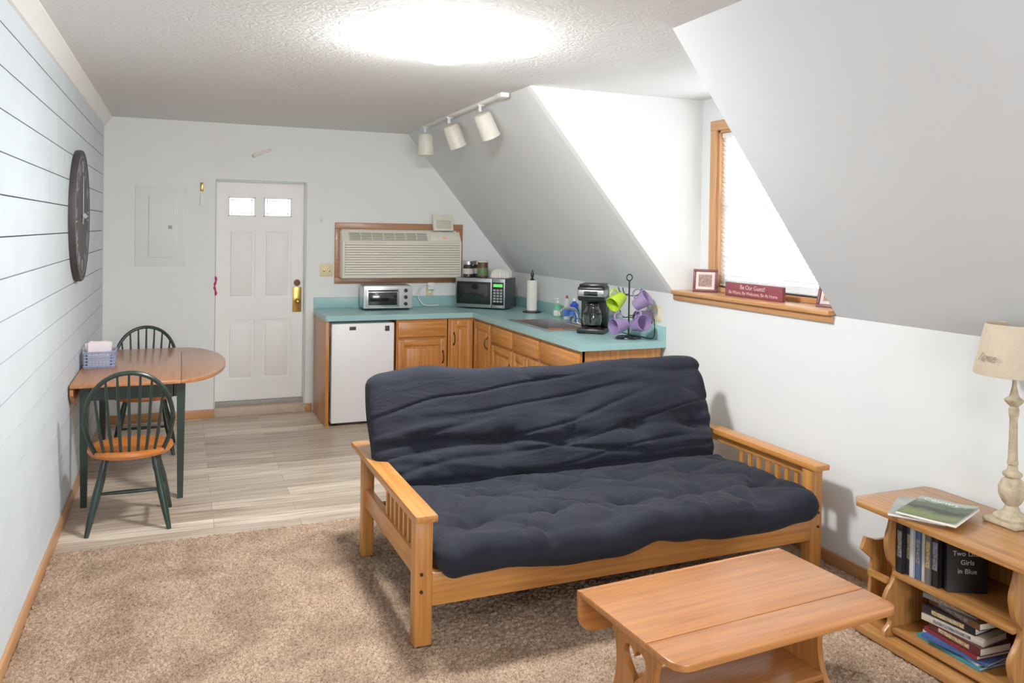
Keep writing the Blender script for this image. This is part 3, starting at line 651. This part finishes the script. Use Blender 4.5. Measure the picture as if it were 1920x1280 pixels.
# ------------------------------------------------------------ dining set
T=thing('dining_table','drop-leaf wood dining table with dark green legs against plank wall','dining table',(.31,6.03,0))
b=MB(); b.box(-.30,.30,-.71,.71,.722,.745,.004); b.done('table_top',tabw,parent=T)
b=MB(); pts=[(.302,-.71)]+[(.302+.285*math.sin(t),-.71*math.cos(t)) for t in [i*math.pi/32 for i in range(1,32)]]+[(.302,.71)]
b.prism(pts,.722,.745,'z',.004); b.done('drop_leaf',tabw,parent=T)
b=MB(); b.prism([(-.70,.715),(-.70,.68),(-.62,.62),(-.45,.58),(.45,.58),(.62,.62),(.70,.68),(.70,.715)],-.302,-.282,'x',.003); b.done('drop_leaf',tabw,parent=T)
b=MB(); b.box(-.25,.26,-.62,-.60,.63,.722).box(-.25,.26,.60,.62,.63,.722).box(-.255,-.235,-.62,.62,.63,.722).box(.255,.275,-.62,.62,.63,.722); b.done('apron',M_green,parent=T)
for sx,x in ((-1,-.23),(1,.30)):
    for sy in (-.62,.62):
        b=MB(); 
        tb=bmesh.new(); bmesh.ops.create_cone(tb,cap_ends=True,segments=4,radius1=.024,radius2=.036,depth=.72)
        b._add(tb,Matrix.Translation((x,sy,.36))@Matrix.Rotation(math.pi/4,4,'Z')); b.done('leg',M_green,parent=T,smooth=False)
def chair(label,loc,rz):
    C=thing('dining_chair',label,'chair',loc,rz,group='hoop-back dining chairs')
    b=MB()
    prof=[(.18,.400),(.21,.405),(.222,.422),(.22,.438),(.20,.442),(.12,.436),(.01,.432)]
    b.lathe(prof,40,sx=1.0,sy=.98); b.done('seat',seatw,parent=C)
    hp=[]
    def hz(s): return .435+.455*(s**.55 if s>0 else 0)
    for i in range(33):
        t=math.pi*i/32; x=.225*math.cos(t); s=max(0,math.sin(t)); z=hz(s)
        hp.append((x,-.14-.11*((z-.435)/.455)-(0.03*s),z))
    hp=[(.17,-.12,.43),(.205,-.145,.52)]+hp[2:-2]+[(-.205,-.145,.52),(-.17,-.12,.43)]
    b=MB(); b.tube(hp,.0125,10); b.done('hoop',M_green,parent=C)
    for i in range(7):
        k=(i-3)/3; xt=k*.17
        s=math.sqrt(max(0,1-(xt/.225)**2)); zt=hz(s)
        b=MB(); b.tube([(k*.125,-.165+.02*abs(k),.43),(k*.145,-.19,.55),(xt,-.14-.11*((zt-.435)/.455)-.03*s,zt-.004)],[.0075,.0095,.006],8); b.done('spindle',M_green,parent=C)
    fe={}
    for sx in (-1,1):
        for sy in (-1,1):
            p0=Vector((sx*.12,sy*.11,.41)); p1=Vector((sx*.205,sy*.19,0)); fe[(sx,sy)]=(p0,p1)
            L=lambda t:p0.lerp(p1,t)
            b=MB(); b.tube([L(0),L(.12),L(.2),L(.24),L(.5),L(.75),L(1)],[.012,.018,.019,.016,.021,.018,.012],12); b.done('leg',M_green,parent=C)
    mid={}
    for sx in (-1,1):
        a=fe[(sx,-1)][0].lerp(fe[(sx,-1)][1],.58); e=fe[(sx,1)][0].lerp(fe[(sx,1)][1],.58); mid[sx]=(a+e)/2
        b=MB(); b.tube([a,(a+e)/2,e],[.008,.013,.008],10); b.done('stretcher',M_green,parent=C)
    b=MB(); b.tube([mid[-1],(mid[-1]+mid[1])/2,mid[1]],[.008,.012,.008],10); b.done('stretcher',M_green,parent=C)
    return C
ch=chair('dark green hoop-back chair with wood seat, back toward the carpet',(.35,5.06,0),0)
copy_thing(ch,(.36,6.62,0),(0,0,math.pi),'dark green hoop-back wood-seat chair at the far table end')
BK=thing('napkin_basket','grey-blue woven plastic basket holding napkins on the table','basket',(.115,5.98,.746),0)
b=MB(); M_bk=mat('grey_blue_plastic',c(150,162,194),.4)
b.box(-.085,.085,-.085,.085,0,.006)
for k in range(9):
    t=-.08+k*.02
    for sgn in (-1,1):
        b.box(t-.003,t+.003,sgn*.088-.002,sgn*.088+.002,0,.1); b.box(sgn*.088-.002,sgn*.088+.002,t-.003,t+.003,0,.1)
for z in (.01,.03,.05,.07,.09):
    for sgn in (-1,1):
        b.box(-.088,.088,sgn*.09-.002,sgn*.09+.002,z,z+.008); b.box(sgn*.09-.002,sgn*.09+.002,-.088,.088,z,z+.008)
for sgn in (-1,1):
    b.box(-.095,.095,sgn*.092-.005,sgn*.092+.005,.1,.108,.002); b.box(sgn*.092-.005,sgn*.092+.005,-.095,.095,.1,.108,.002)
b.done('basket_body',M_bk,parent=BK)
b=MB()
for k in range(7):
    b.box(-.07,.06,-.001,.002,0,.15,M=Matrix.Translation((0,-.06+k*.018,.008))@Matrix.Rotation(math.radians(-14+k*5),4,'X')@Matrix.Rotation(math.radians(random.uniform(-9,9)),4,'Y'))
tag(b.done('napkins',mat('napkin_paper',c(242,230,233),.8,var=.05),loc=(.115,5.98,.752)),'white and pink paper napkins standing in the basket','napkins',kind='stuff')
b=MB(); b.lathe([(.028,0),(.03,.004),(.03,.07),(.02,.085),(.012,.09),(.012,.105),(.002,.106)],20); tag(b.done('red_bottle',mat('red_plastic',c(196,30,36),.3),loc=(.24,6.55,.443)),'small red bottle standing on the far chair seat','bottle')

# ------------------------------------------------------------ futon
FO=Vector((1.465,3.08,CZ)); FR_=math.radians(.9); FW=2.11
F=thing('futon','honey oak futon sofa frame with slatted armrests','futon',FO,FR_)
for side in (0,1):
    x0=0 if side==0 else FW-.09; x1=x0+.09
    A=bpy.data.objects.new('armrest',None); COL.objects.link(A); A.parent=F
    b=MB(); b.prism([(x0,0),(x1,0),(x1,1.22),(x0,1.22)],.505,.534,'z',.005); b.done('arm_board',fw_[1],parent=A)
    xm=(x0+x1)/2
    b=MB(); b.box(xm-.017,xm+.017,.10,1.04,.25,.345,.004); b.done('side_rail',fw_[1],parent=A)
    b=MB(); b.box(xm-.015,xm+.015,.10,1.04,.46,.504,.003); b.done('upper_rail',fw_[1],parent=A)
    for k in range(7):
        y=.16+k*.072
        b=MB(); b.box(xm-.008,xm+.008,y,y+.026,.345,.46); b.done('slat',fw_[2],parent=A)
    b=MB(); b.box(xm-.037,xm+.037,.035,.10,0,.505,.005); b.done('leg',fw_[2],parent=F)
    b=MB(); b.box(xm-.03,xm+.03,1.0,1.06,0,.505,.005); b.done('leg',fw_[2],parent=F)
    for z in (.22,.29):
        b=MB(); b.cyl((xm+(-.01 if side==0 else .01),.036,z),(xm+(-.01 if side==0 else .01),.030,z),.007); b.done('bolt',M_bronze,parent=F)
b=MB(); b.box(.08,FW-.08,.035,.075,.155,.29,.006); b.done('front_rail',fw_[0],parent=F)
b=MB(); b.box(.08,FW-.08,.95,.985,.175,.28,.006); b.done('rear_rail',fw_[0],parent=F)
b=MB(); 
for k in range(16):
    x=.14+k*.122; b.box(x,x+.06,.075,.74,.215,.232,.003)
b.done('seat_slats',fw_[1],parent=F)
BM=Matrix.Translation((0,.885,.24))@Matrix.Rotation(math.radians(-22),4,'X')
b=MB(); b.box(.12,FW-.12,.06,.085,0,.06,.004,M=BM).box(.12,FW-.12,.06,.085,.54,.60,.004,M=BM)
for k in range(13):
    x=.16+k*.14; b.box(x,x+.05,.065,.08,.05,.55,M=BM)
b.done('backrest',fw_[0],parent=F)
def mattress():
    t=.150
    P=[(.02,.348),(.22,.350),(.45,.345),(.62,.338)]
    P2=[(.70,.346),(.765,.385),(.80,.445)]
    P3=[(.86,.57),(.925,.72),(.985,.865)]
    path=catmull([Vector((a,e,0)) for a,e in P+P2+P3],14)
    L=[0]
    for a,e in zip(path,path[1:]): L.append(L[-1]+(e-a).length)
    tot=L[-1]; NS=170; res=[]
    k=0
    for i in range(NS):
        s=tot*i/(NS-1)
        while k<len(L)-2 and L[k+1]<s: k+=1
        f=(s-L[k])/max(1e-6,L[k+1]-L[k]); res.append(path[k].lerp(path[k+1],min(1,f)))
    nor=[]
    for i in range(NS):
        a=res[max(0,i-1)]; e=res[min(NS-1,i+1)]; d=(e-a).normalized(); nor.append(Vector((-d.y,d.x,0)))
    X0,X1=.10,FW-.105; NX=280
    cap=12
    loop=[]
    for i in range(NS): loop.append((i,1.0,0))
    for j in range(1,cap): loop.append((NS-1,math.cos(math.pi*j/cap),math.sin(math.pi*j/cap)))
    for i in range(NS-1,-1,-3): loop.append((i,-1.0,0))
    for j in range(1,cap): loop.append((0,-math.cos(math.pi*j/cap),-math.sin(math.pi*j/cap)))
    tufts=[]
    for r,s in enumerate((.20,.50,.95)):
        for q in range(5 if r%2==0 else 4):
            tufts.append((X0+.20+q*.385+(0 if r%2==0 else .19)+(.03 if r==2 else 0),s))
    def cr(v,w): return math.exp(-(v/w)**2)
    tb=bmesh.new(); rows=[]
    for ix in range(NX):
        u=ix/(NX-1); x=X0+(X1-X0)*u
        e=min(x-X0,X1-x); R=.07
        k=math.sqrt(max(0,1-(1-min(1,e/R))**2)); k=.30+.70*k
        row=[]
        for (i,sd,ca_) in loop:
            s=tot*i/(NS-1); p=res[i]; nn=nor[i]; tt=(t/2)*k
            tan=Vector((nn.y,-nn.x,0))
            yy=p+nn*(tt*sd)+tan*(ca_*tt*.85)
            w=0
            back=min(1,max(0,(s-.74)/.12))
            if sd>0.2:
                for tx,ts in tufts:
                    dx=(x-tx); ds=(s-ts)
                    r2=(dx/.08)**2+(ds/.058)**2
                    if r2<16:
                        w-=.038*math.exp(-r2)
                        an=math.atan2(ds,dx); w+=.0045*math.cos(an*5+tx*9)*math.exp(-r2*.16)*(1-math.exp(-r2*2))
                    w-=.014*cr(ds+.015*math.sin(x*7+ts*20),.022)*math.exp(-(dx/.20)**2)
                n1=noise.noise(Vector((x*1.1,s*6.0+x*.5,3.1))); n1b=noise.noise(Vector((x*.8,s*9-x*1.2,13.1)))
                n2=noise.noise(Vector((x*5,s*6,8.3)))
                n4=noise.noise(Vector((x*3.0+s*3,s*3.2,5.5))); n5=noise.noise(Vector((x*5.5-s*4,s*2,15.5)))
                w+=back*(.012-.019*cr(n1,.11)-.010*cr(n1b,.09)+.026*n1)
                w+=(1-back)*(.008-.014*cr(n4,.11)-.007*cr(n5,.10)+.022*n4)
                w+=.007*n2
                w-=.040*cr(s-.76,.035)
            else:
                w+=.010*noise.noise(Vector((x*6,s*6,20)))
            sag=0
            if s>.7:
                f=(s-.7)/(tot-.7); sag=f*(.010*math.sin(u*9+.6)+.018*noise.noise(Vector((x*4,0,9))))
            frontdip=0
            if s<.12: frontdip=(1-s/.12)*(.016*math.sin(u*14)+.022*noise.noise(Vector((x*6,2,2))))
            q=yy+nn*w
            y=q.x-(1-min(1,s/.5))*(.035)
            sb=min(1,max(0,(s-.80)/.15)); sb=sb*sb*(3-2*sb)
            xx=x-.075*sb*max(0,1-u*2.2)+.012*sb*max(0,(u-.5)*2)
            if e<.05: xx+=.03*noise.noise(Vector((s*3,u*2,4)))*(1-e/.05)
            row.append(tb.verts.new((xx,y,q.y+sag+frontdip)))
        rows.append(row)
    n=len(loop)
    for a,e in zip(rows,rows[1:]):
        for j in range(n):
            j2=(j+1)%n; tb.faces.new((a[j],e[j],e[j2],a[j2]))
    tb.faces.new(rows[0]); tb.faces.new(rows[-1][::-1])
    bmesh.ops.recalc_face_normals(tb,faces=tb.faces)
    b=MB(); b._add(tb); o=b.done('futon_mattress',M_cover,loc=FO,rot=(0,0,FR_))
    for pl in o.data.polygons: pl.use_smooth=True
    tag(o,'black tufted futon mattress folded over the oak frame','futon mattress')
mattress()

# ------------------------------------------------------------ coffee table
TZ=.43
CO=thing('coffee_table','oak drop-leaf coffee table with heart-cut trestle ends','coffee table',(2.38,2.345,CZ),math.radians(4))
tz0,tz1=TZ-CZ-.024,TZ-CZ
def rr(x0,x1,y0,y1,cs,r=.05):
    out=[]
    for (cx,cy,a0,f) in ((x0,y0,180,cs[0]),(x1,y0,270,cs[1]),(x1,y1,0,cs[2]),(x0,y1,90,cs[3])):
        if not f: out.append((cx,cy)); continue
        ox_=cx+(r if cx==x0 else -r); oy_=cy+(r if cy==y0 else -r)
        for k in range(7):
            a=math.radians(a0+90*k/6); out.append((ox_+r*math.cos(a),oy_+r*math.sin(a)))
    return out
b=MB(); b.prism(rr(-.468,.468,-.185,.205,(0,0,0,0)),tz0,tz1,'z',.005); b.done('table_top',ctw[0],parent=CO)
b=MB(); b.prism(rr(-.468,.468,-.345,-.187,(1,1,0,0),.055),tz0,tz1,'z',.005); b.done('drop_leaf',ctw[0],parent=CO)
b=MB(); b.prism(rr(-.468,.468,tz1-.155,tz1-.004,(1,1,0,0),.07),.207,.229,'y',.005); b.done('drop_leaf',ctw[0],parent=CO)
heart=[]
for i in range(28):
    t=2*math.pi*i/28; hx=16*math.sin(t)**3; hz_=13*math.cos(t)-5*math.cos(2*t)-2*math.cos(3*t)-math.cos(4*t)
    heart.append((hx*.0040,.235+hz_*.0042))
half=catmull([(.165,0,0),(.168,.035,0),(.14,.075,0),(.115,.13,0),(.105,.2,0),(.115,.27,0),(.145,.33,0),(.16,tz0,0)],5)
outl=[(p.x,p.y) for p in half]+[(-p.x,p.y) for p in half[::-1]]
hm=curvemesh([outl,heart],.024)
MX=Matrix(((0,0,1,0),(1,0,0,0),(0,1,0,0),(0,0,0,1)))
for x in (-.36,.36):
    b=MB(); b.mesh(hm,Matrix.Translation((x,.01,0))@MX); b.done('trestle_end',ctw[2],parent=CO,smooth=False)
b=MB(); b.box(-.348,.348,-.13,.15,.085,.105,.003); b.done('lower_shelf',ctw[0],parent=CO)

# ------------------------------------------------------------ side bookcase
BX,BY=3.20,2.17
BC=thing('side_bookcase','oak end table bookcase with scalloped sides and magazine rack','bookcase',(BX,BY,CZ))
BT=.587-CZ
b=MB(); b.prism([(.0,-.44),(.05,-.49),(.42,-.49),(.465,-.44),(.465,.40),(.44,.45),(.05,.45),(.0,.40)],BT-.024,BT,'z',.006); b.done('top',bcw[1],parent=BC)
edge=catmull([(.07,0,0),(.065,.05,0),(.10,.09,0),(.075,.15,0),(.07,.20,0),(.11,.26,0),(.12,.30,0),(.085,.35,0),(.07,.42,0),(.09,.49,0),(.10,BT-.024,0)],5)
outl=[(p.x,p.y) for p in edge]+[(.44,BT-.024),(.44,0)]
for y in (-.24,.30):
    b=MB(); b.prism(outl,y,y+.022,'y',.003); b.done('side_panel',bcw[2],parent=BC)
SH1,SH2=.07,.30
for z in (SH1-.02,SH2-.02):
    b=MB(); b.box(.10,.43,-.218,.30,z,z+.02,.003); b.done('shelf',bcw[1],parent=BC)
b=MB(); b.box(.425,.437,-.218,.30,.05,BT-.024); b.done('back_panel',bcw[2],parent=BC)
b=MB(); b.box(.05,.46,-.26,.46,0,.035,.008); b.done('plinth',bcw[1],parent=BC)
rk=MB(); rk.prism([(.10,.035),(.12,.30),(.06,.35),(.08,.40),(.14,.38),(.40,.38),(.42,.30),(.42,.035)],.42,.438,'y',.003)
rk.done('magazine_rack_panel',bcw[2],parent=BC)
for r in ((.09,.11,.322,.42,.12,.145),(.09,.11,.322,.42,.24,.265)):
    b=MB(); b.box(*r,.002); b.done('magazine_rack_rail',bcw[1],parent=BC)
b=MB(); b.box(.10,.42,.322,.42,.035,.05); b.done('magazine_rack_floor',bcw[1],parent=BC)
def book(label,L,Wd,T_,col,loc,rot,group,band=None):
    mt=mat('cover_'+label.split()[0],col,.4,var=.08)
    b=MB(); b.box(0,T_,0,.003,0,L,.001).box(0,.002,0,Wd,0,L).box(T_-.002,T_,0,Wd,0,L).m(1).box(.002,T_-.002,.003,Wd-.004,.003,L-.003)
    o=b.done('book',[mt,M_paper],loc=loc,rot=rot); tag(o,label,'book',group)
    if band:
        b=MB(); b.box(.004,T_-.004,-.0012,0,L*.3,L*.8); b.done('spine_label',band,parent=o)
    return o
gx=BX+.12; zz=CZ+SH2+.001; y=BY+.292
spec=[('black',.215,.028,c(34,34,40)),('charcoal',.205,.024,c(60,62,70)),('white',.21,.02,c(206,208,210)),('blue',.20,.026,c(70,96,136)),('cream',.19,.018,c(206,198,184)),('grey',.212,.026,c(100,98,98)),('black',.218,.03,c(26,24,26))]
M_gold=mat('gilt_ink',c(170,150,110),.4,var=.6,scale=120); M_wl=mat('white_ink',c(120,122,128),.5,var=.7,scale=120)
for i,(nm,L,T_,col) in enumerate(spec):
    y-=T_+.001
    book(nm+' hardcover book standing on the upper shelf',L,.15,T_,col,(gx+random.uniform(-.01,.015),y+T_,zz),(0,0,-math.pi/2),'books standing on the upper shelf',band=[M_wl,M_gold,None,M_wl,None,M_gold,M_wl][i])
bk=book('black hardcover book with white title facing out on upper shelf',.200,.15,.032,c(22,22,25),(gx+.035,y-.004,zz),(0,0,math.radians(-118)),'books standing on the upper shelf')
M_ti=mat('title_ink',c(190,190,190),.5)
for k,tx in enumerate(('Two Little','Girls','in Blue')):
    text(tx,.026,M_ti,bk,(.0325,.075,.150-k*.034),FACE_PX,.0003)
zz=CZ+SH1+.001
st=[('teal',.28,.20,.012,c(60,140,150)),('white',.27,.2,.010,c(200,204,208)),('blue',.26,.19,.012,c(60,90,150)),('red',.24,.17,.016,c(130,40,44)),('maroon',.23,.16,.030,c(86,36,40)),('cream',.25,.15,.024,c(196,186,166)),('black',.22,.16,.032,c(30,28,30)),('brown',.24,.155,.026,c(110,76,50)),('grey',.215,.15,.020,c(140,144,150)),('black',.23,.15,.018,c(36,36,42))]
for i,(nm,L,Wd,T_,col) in enumerate(st):
    mt=mat('cover_'+nm,col,.4,var=.08)
    b=MB(); b.box(0,.003,-L/2,L/2,0,T_,.001).box(0,Wd,-L/2,L/2,0,.002).box(0,Wd,-L/2,L/2,T_-.002,T_).m(1).box(.003,Wd-.004,-L/2+.003,L/2-.003,.002,T_-.002)
    o=b.done('book' if T_>.013 else 'magazine',[mt,M_paper],loc=(BX+.12+random.uniform(0,.035),BY+.05+random.uniform(-.03,.03),zz),rot=(0,0,math.radians(random.uniform(-8,8))))
    tag(o,nm+(' magazine lying on the lower shelf' if T_<.013 else ' hardcover book stacked on the lower shelf'),'book' if T_>.013 else 'magazine','books stacked on the lower shelf')
    if T_>.019:
        b=MB(); b.box(-.0008,0,-L*.3,L*.3,T_*.25,T_*.75); b.done('spine_label',M_wl if i%2 else M_gold,parent=o)
    zz+=T_+.0008
def mag(label,loc,rz,mt,T_=.009,w=.215,h=.275):
    o=thing('magazine',label,'magazine',loc,rz,group='magazines on the bookcase top')
    b=MB(); b.box(-w/2,w/2,-h/2,h/2,0,T_,.0015); b.done('pages',M_paper,parent=o)
    tb=bmesh.new(); N=12; vs=[]
    for i in range(N+1):
        u=i/N; x=-w/2+w*u; zc=T_+.0007+.010*max(0,(u-.55)/.45)**2
        vs.append([tb.verts.new((x,-h/2,zc)),tb.verts.new((x,h/2,zc)),tb.verts.new((x,-h/2,zc-.0005)),tb.verts.new((x,h/2,zc-.0005))])
    for a,e in zip(vs,vs[1:]):
        tb.faces.new((a[0],e[0],e[1],a[1])); tb.faces.new((a[2],a[3],e[3],e[2]))
    b=MB(); b._add(tb); b.done('cover',mt,parent=o)
    return o
m,n,l,bb=nt('pasture_cover')
mp=coords(n,l); sp=n.new('ShaderNodeSeparateXYZ'); l.new(mp.outputs[0],sp.inputs[0])
nz=n.new('ShaderNodeTexNoise'); nz.inputs['Scale'].default_value=28; nz.inputs['Detail'].default_value=6; l.new(mp.outputs[0],nz.inputs['Vector'])
ad=n.new('ShaderNodeMath'); ad.operation='MULTIPLY_ADD'; ad.inputs[1].default_value=.10; l.new(nz.outputs['Fac'],ad.inputs[0]); l.new(sp.outputs['Y'],ad.inputs[2])
mr=n.new('ShaderNodeMapRange'); mr.inputs['From Min'].default_value=-.09; mr.inputs['From Max'].default_value=.19; l.new(ad.outputs[0],mr.inputs['Value'])
r=n.new('ShaderNodeValToRGB'); e=r.color_ramp.elements; e[0].position=0; e[0].color=c(92,106,56); e[1].position=1; e[1].color=c(160,172,164)
for p_,cc in ((.2,c(108,122,66)),(.34,c(76,92,48)),(.42,c(30,30,24)),(.52,c(44,46,34)),(.6,c(84,94,58)),(.7,c(62,74,52)),(.78,c(112,124,102)),(.86,c(150,162,154))):
    x=e.new(p_); x.color=cc
l.new(mr.outputs[0],r.inputs['Fac']); l.new(r.outputs['Color'],bb.inputs['Base Color']); bb.inputs['Roughness'].default_value=.45
zt=CZ+BT
mag('magazine with a pale cover under the green one',(3.34,2.375,zt+.001),math.radians(-56),mat('pale_cover',c(150,156,150),.4,var=.3),w=.20,h=.26)
g=mag('magazine with green pasture cover lying on the bookcase top',(3.345,2.30,zt+.0215),math.radians(-68),m)
text('Country',.040,mat('cover_ink',c(232,236,226),.4),g,(-.02,.105,.0105),(0,0,0),.0002)
LP=thing('table_lamp','antique cream carved table lamp with beige fabric shade','table lamp',(3.56,2.155,zt+.0005))
M_ant=mat('antique_cream',c(180,165,138),.6,var=.28,scale=30,bump=.3,bscale=60)
b=MB(); b.box(-.07,.07,-.07,.07,0,.018,.006).lathe([(.06,.018),(.062,.028),(.045,.04)],32); b.done('base',M_ant,parent=LP)
b=MB(); b.lathe([(.045,.038),(.03,.05),(.028,.058),(.022,.07),(.034,.085),(.046,.11),(.048,.14),(.038,.165),(.024,.178),(.034,.185),(.034,.195),(.02,.205),(.016,.225),(.02,.23),(.017,.25),(.015,.32),(.014,.40),(.018,.425),(.018,.44),(.014,.45),(.03,.465),(.034,.475),(.018,.487),(.014,.5),(.008,.53),(.006,.58)],28); b.done('column',M_ant,parent=LP)
m,n,l,bb=nt('linen_shade'); mp=coords(n,l); nz=n.new('ShaderNodeTexNoise'); nz.inputs['Scale'].default_value=60; l.new(mp.outputs[0],nz.inputs['Vector'])
r=n.new('ShaderNodeValToRGB'); r.color_ramp.elements[0].color=c(190,174,150); r.color_ramp.elements[1].color=c(210,195,172); l.new(nz.outputs['Fac'],r.inputs['Fac']); l.new(r.outputs[0],bb.inputs['Base Color']); bb.inputs['Roughness'].default_value=.85
tb=bmesh.new(); seg=48
b=MB()
ra=[[tb.verts.new((rad*math.cos(2*math.pi*i/seg),rad*math.sin(2*math.pi*i/seg),z)) for i in range(seg)] for rad,z in ((.136,.575),(.140,.572),(.141,.579),(.104,.762),(.102,.765),(.099,.762))]
for k in range(6):
    a=ra[k];e=ra[(k+1)%6]
    for i in range(seg): tb.faces.new((a[i],a[(i+1)%seg],e[(i+1)%seg],e[i]))
bmesh.ops.recalc_face_normals(tb,faces=tb.faces); b._add(tb); sh=b.done('lamp_shade',m,parent=LP)
az=math.radians(172)
nrm=Vector((math.cos(az),math.sin(az),.20)).normalized(); upv=Vector((0,0,1)); upv=(upv-nrm*upv.dot(nrm)).normalized(); rx=upv.cross(nrm)
text('love',.048,mat('script_ink',c(146,130,110),.6),sh,Vector((math.cos(az)*.131,math.sin(az)*.131,.64))+nrm*.002,Matrix((rx,upv,nrm)).transposed().to_euler(),.0003,shear=.5)
# ------------------------------------------------------------ window sill decor
M_red=mat('dark_red_wood',c(104,40,48),.45,var=.1)
SZ=K+.029
b0=thing('wooden_sign','dark red block sign with painted lettering on the windowsill','sign',(3.75,3.93,SZ),0)
b=MB(); b.box(-.012,.012,-.26,.26,0,.085,.003); b.done('board',mat('sign_maroon',c(128,58,68),.45,var=.1),parent=b0)
M_sg=mat('sign_ink',c(206,180,176),.6)
text('Be Our Guest!',.038,M_sg,b0,(-.0125,0,.06),FACE_NX,.0004)
text('Be Warm, Be Welcome, Be At Home',.029,M_sg,b0,(-.0125,0,.025),FACE_NX,.0004)
def pframe(label,loc,rz,w,h,tilt=8):
    P=thing('picture_frame',label,'picture frame',loc,rot=(math.radians(-tilt),0,rz))
    b=MB(); t=.018
    b.box(-w/2,w/2,0,.015,0,t,.003).box(-w/2,w/2,0,.015,h-t,h,.003).box(-w/2,-w/2+t,0,.015,t,h-t,.003).box(w/2-t,w/2,0,.015,t,h-t,.003); b.done('frame',M_red,parent=P)
    b=MB(); b.box(-w/2+t,w/2-t,.005,.012,t,h-t); b.done('mat_board',mat('cream_mat',c(222,206,196),.6),parent=P)
    b=MB(); b.box(-w/2+t*2,w/2-t*2,.003,.006,t*2,h-t*2); b.done('print',mat('small_print',c(150,120,110),.6,var=.5,scale=60),parent=P)
pframe('small dark red framed print standing on the windowsill',(3.77,4.45,SZ),math.radians(-50),.16,.15)
pframe('dark framed picture standing by the dormer edge on the windowsill',(3.78,3.36,SZ),math.radians(-70),.15,.12,20)

# ------------------------------------------------------------ camera
f=1528.06;py=452.34;yaw=math.radians(22.1108);pt=math.radians(.7651);ro=math.radians(.8814)
fwv=Vector((math.sin(yaw)*math.cos(pt),math.cos(yaw)*math.cos(pt),-math.sin(pt)))
rt=Vector((math.cos(yaw),-math.sin(yaw),0)); up=rt.cross(fwv)
Rr=rt*math.cos(ro)+up*math.sin(ro); Uu=-rt*math.sin(ro)+up*math.cos(ro)
cd=bpy.data.cameras.new('camera'); cam=bpy.data.objects.new('camera',cd); COL.objects.link(cam)
mw=Matrix((Rr,Uu,-fwv)).transposed().to_4x4(); mw.translation=Vector((.6007,0,1.681)); cam.matrix_world=mw
cd.sensor_width=36; cd.lens=f*36/1920; cd.shift_y=-(640-py)/1920; cd.clip_start=.05
scene.camera=cam
def area(name,loc,rot,sx,sy,pw,col):
    ld=bpy.data.lights.new(name,'AREA'); ld.shape='RECTANGLE'; ld.size=sx; ld.size_y=sy; ld.energy=pw; ld.color=col
    o=bpy.data.objects.new(name,ld); COL.objects.link(o); o.location=loc; o.rotation_euler=rot
area('daylight_dormer',(XW+.35,(WY0+WY1)/2,1.9),(0,math.radians(90),0),1.1,1.2,75,(.93,.97,1))
area('added_rear_fill',(1.7,YB-.3,1.5),(math.radians(90),0,0),1.5,1.2,60,(.95,.97,1))  # added fill light outside the unseen rear window
w=bpy.data.worlds.new('world'); scene.world=w; w.use_nodes=True
w.node_tree.nodes['Background'].inputs[0].default_value=(.9,.95,1,1); w.node_tree.nodes['Background'].inputs[1].default_value=1.2
scene.view_settings.view_transform='Standard'; scene.view_settings.look='None'
scene.view_settings.exposure=.60
scene.view_settings.gamma=1.12
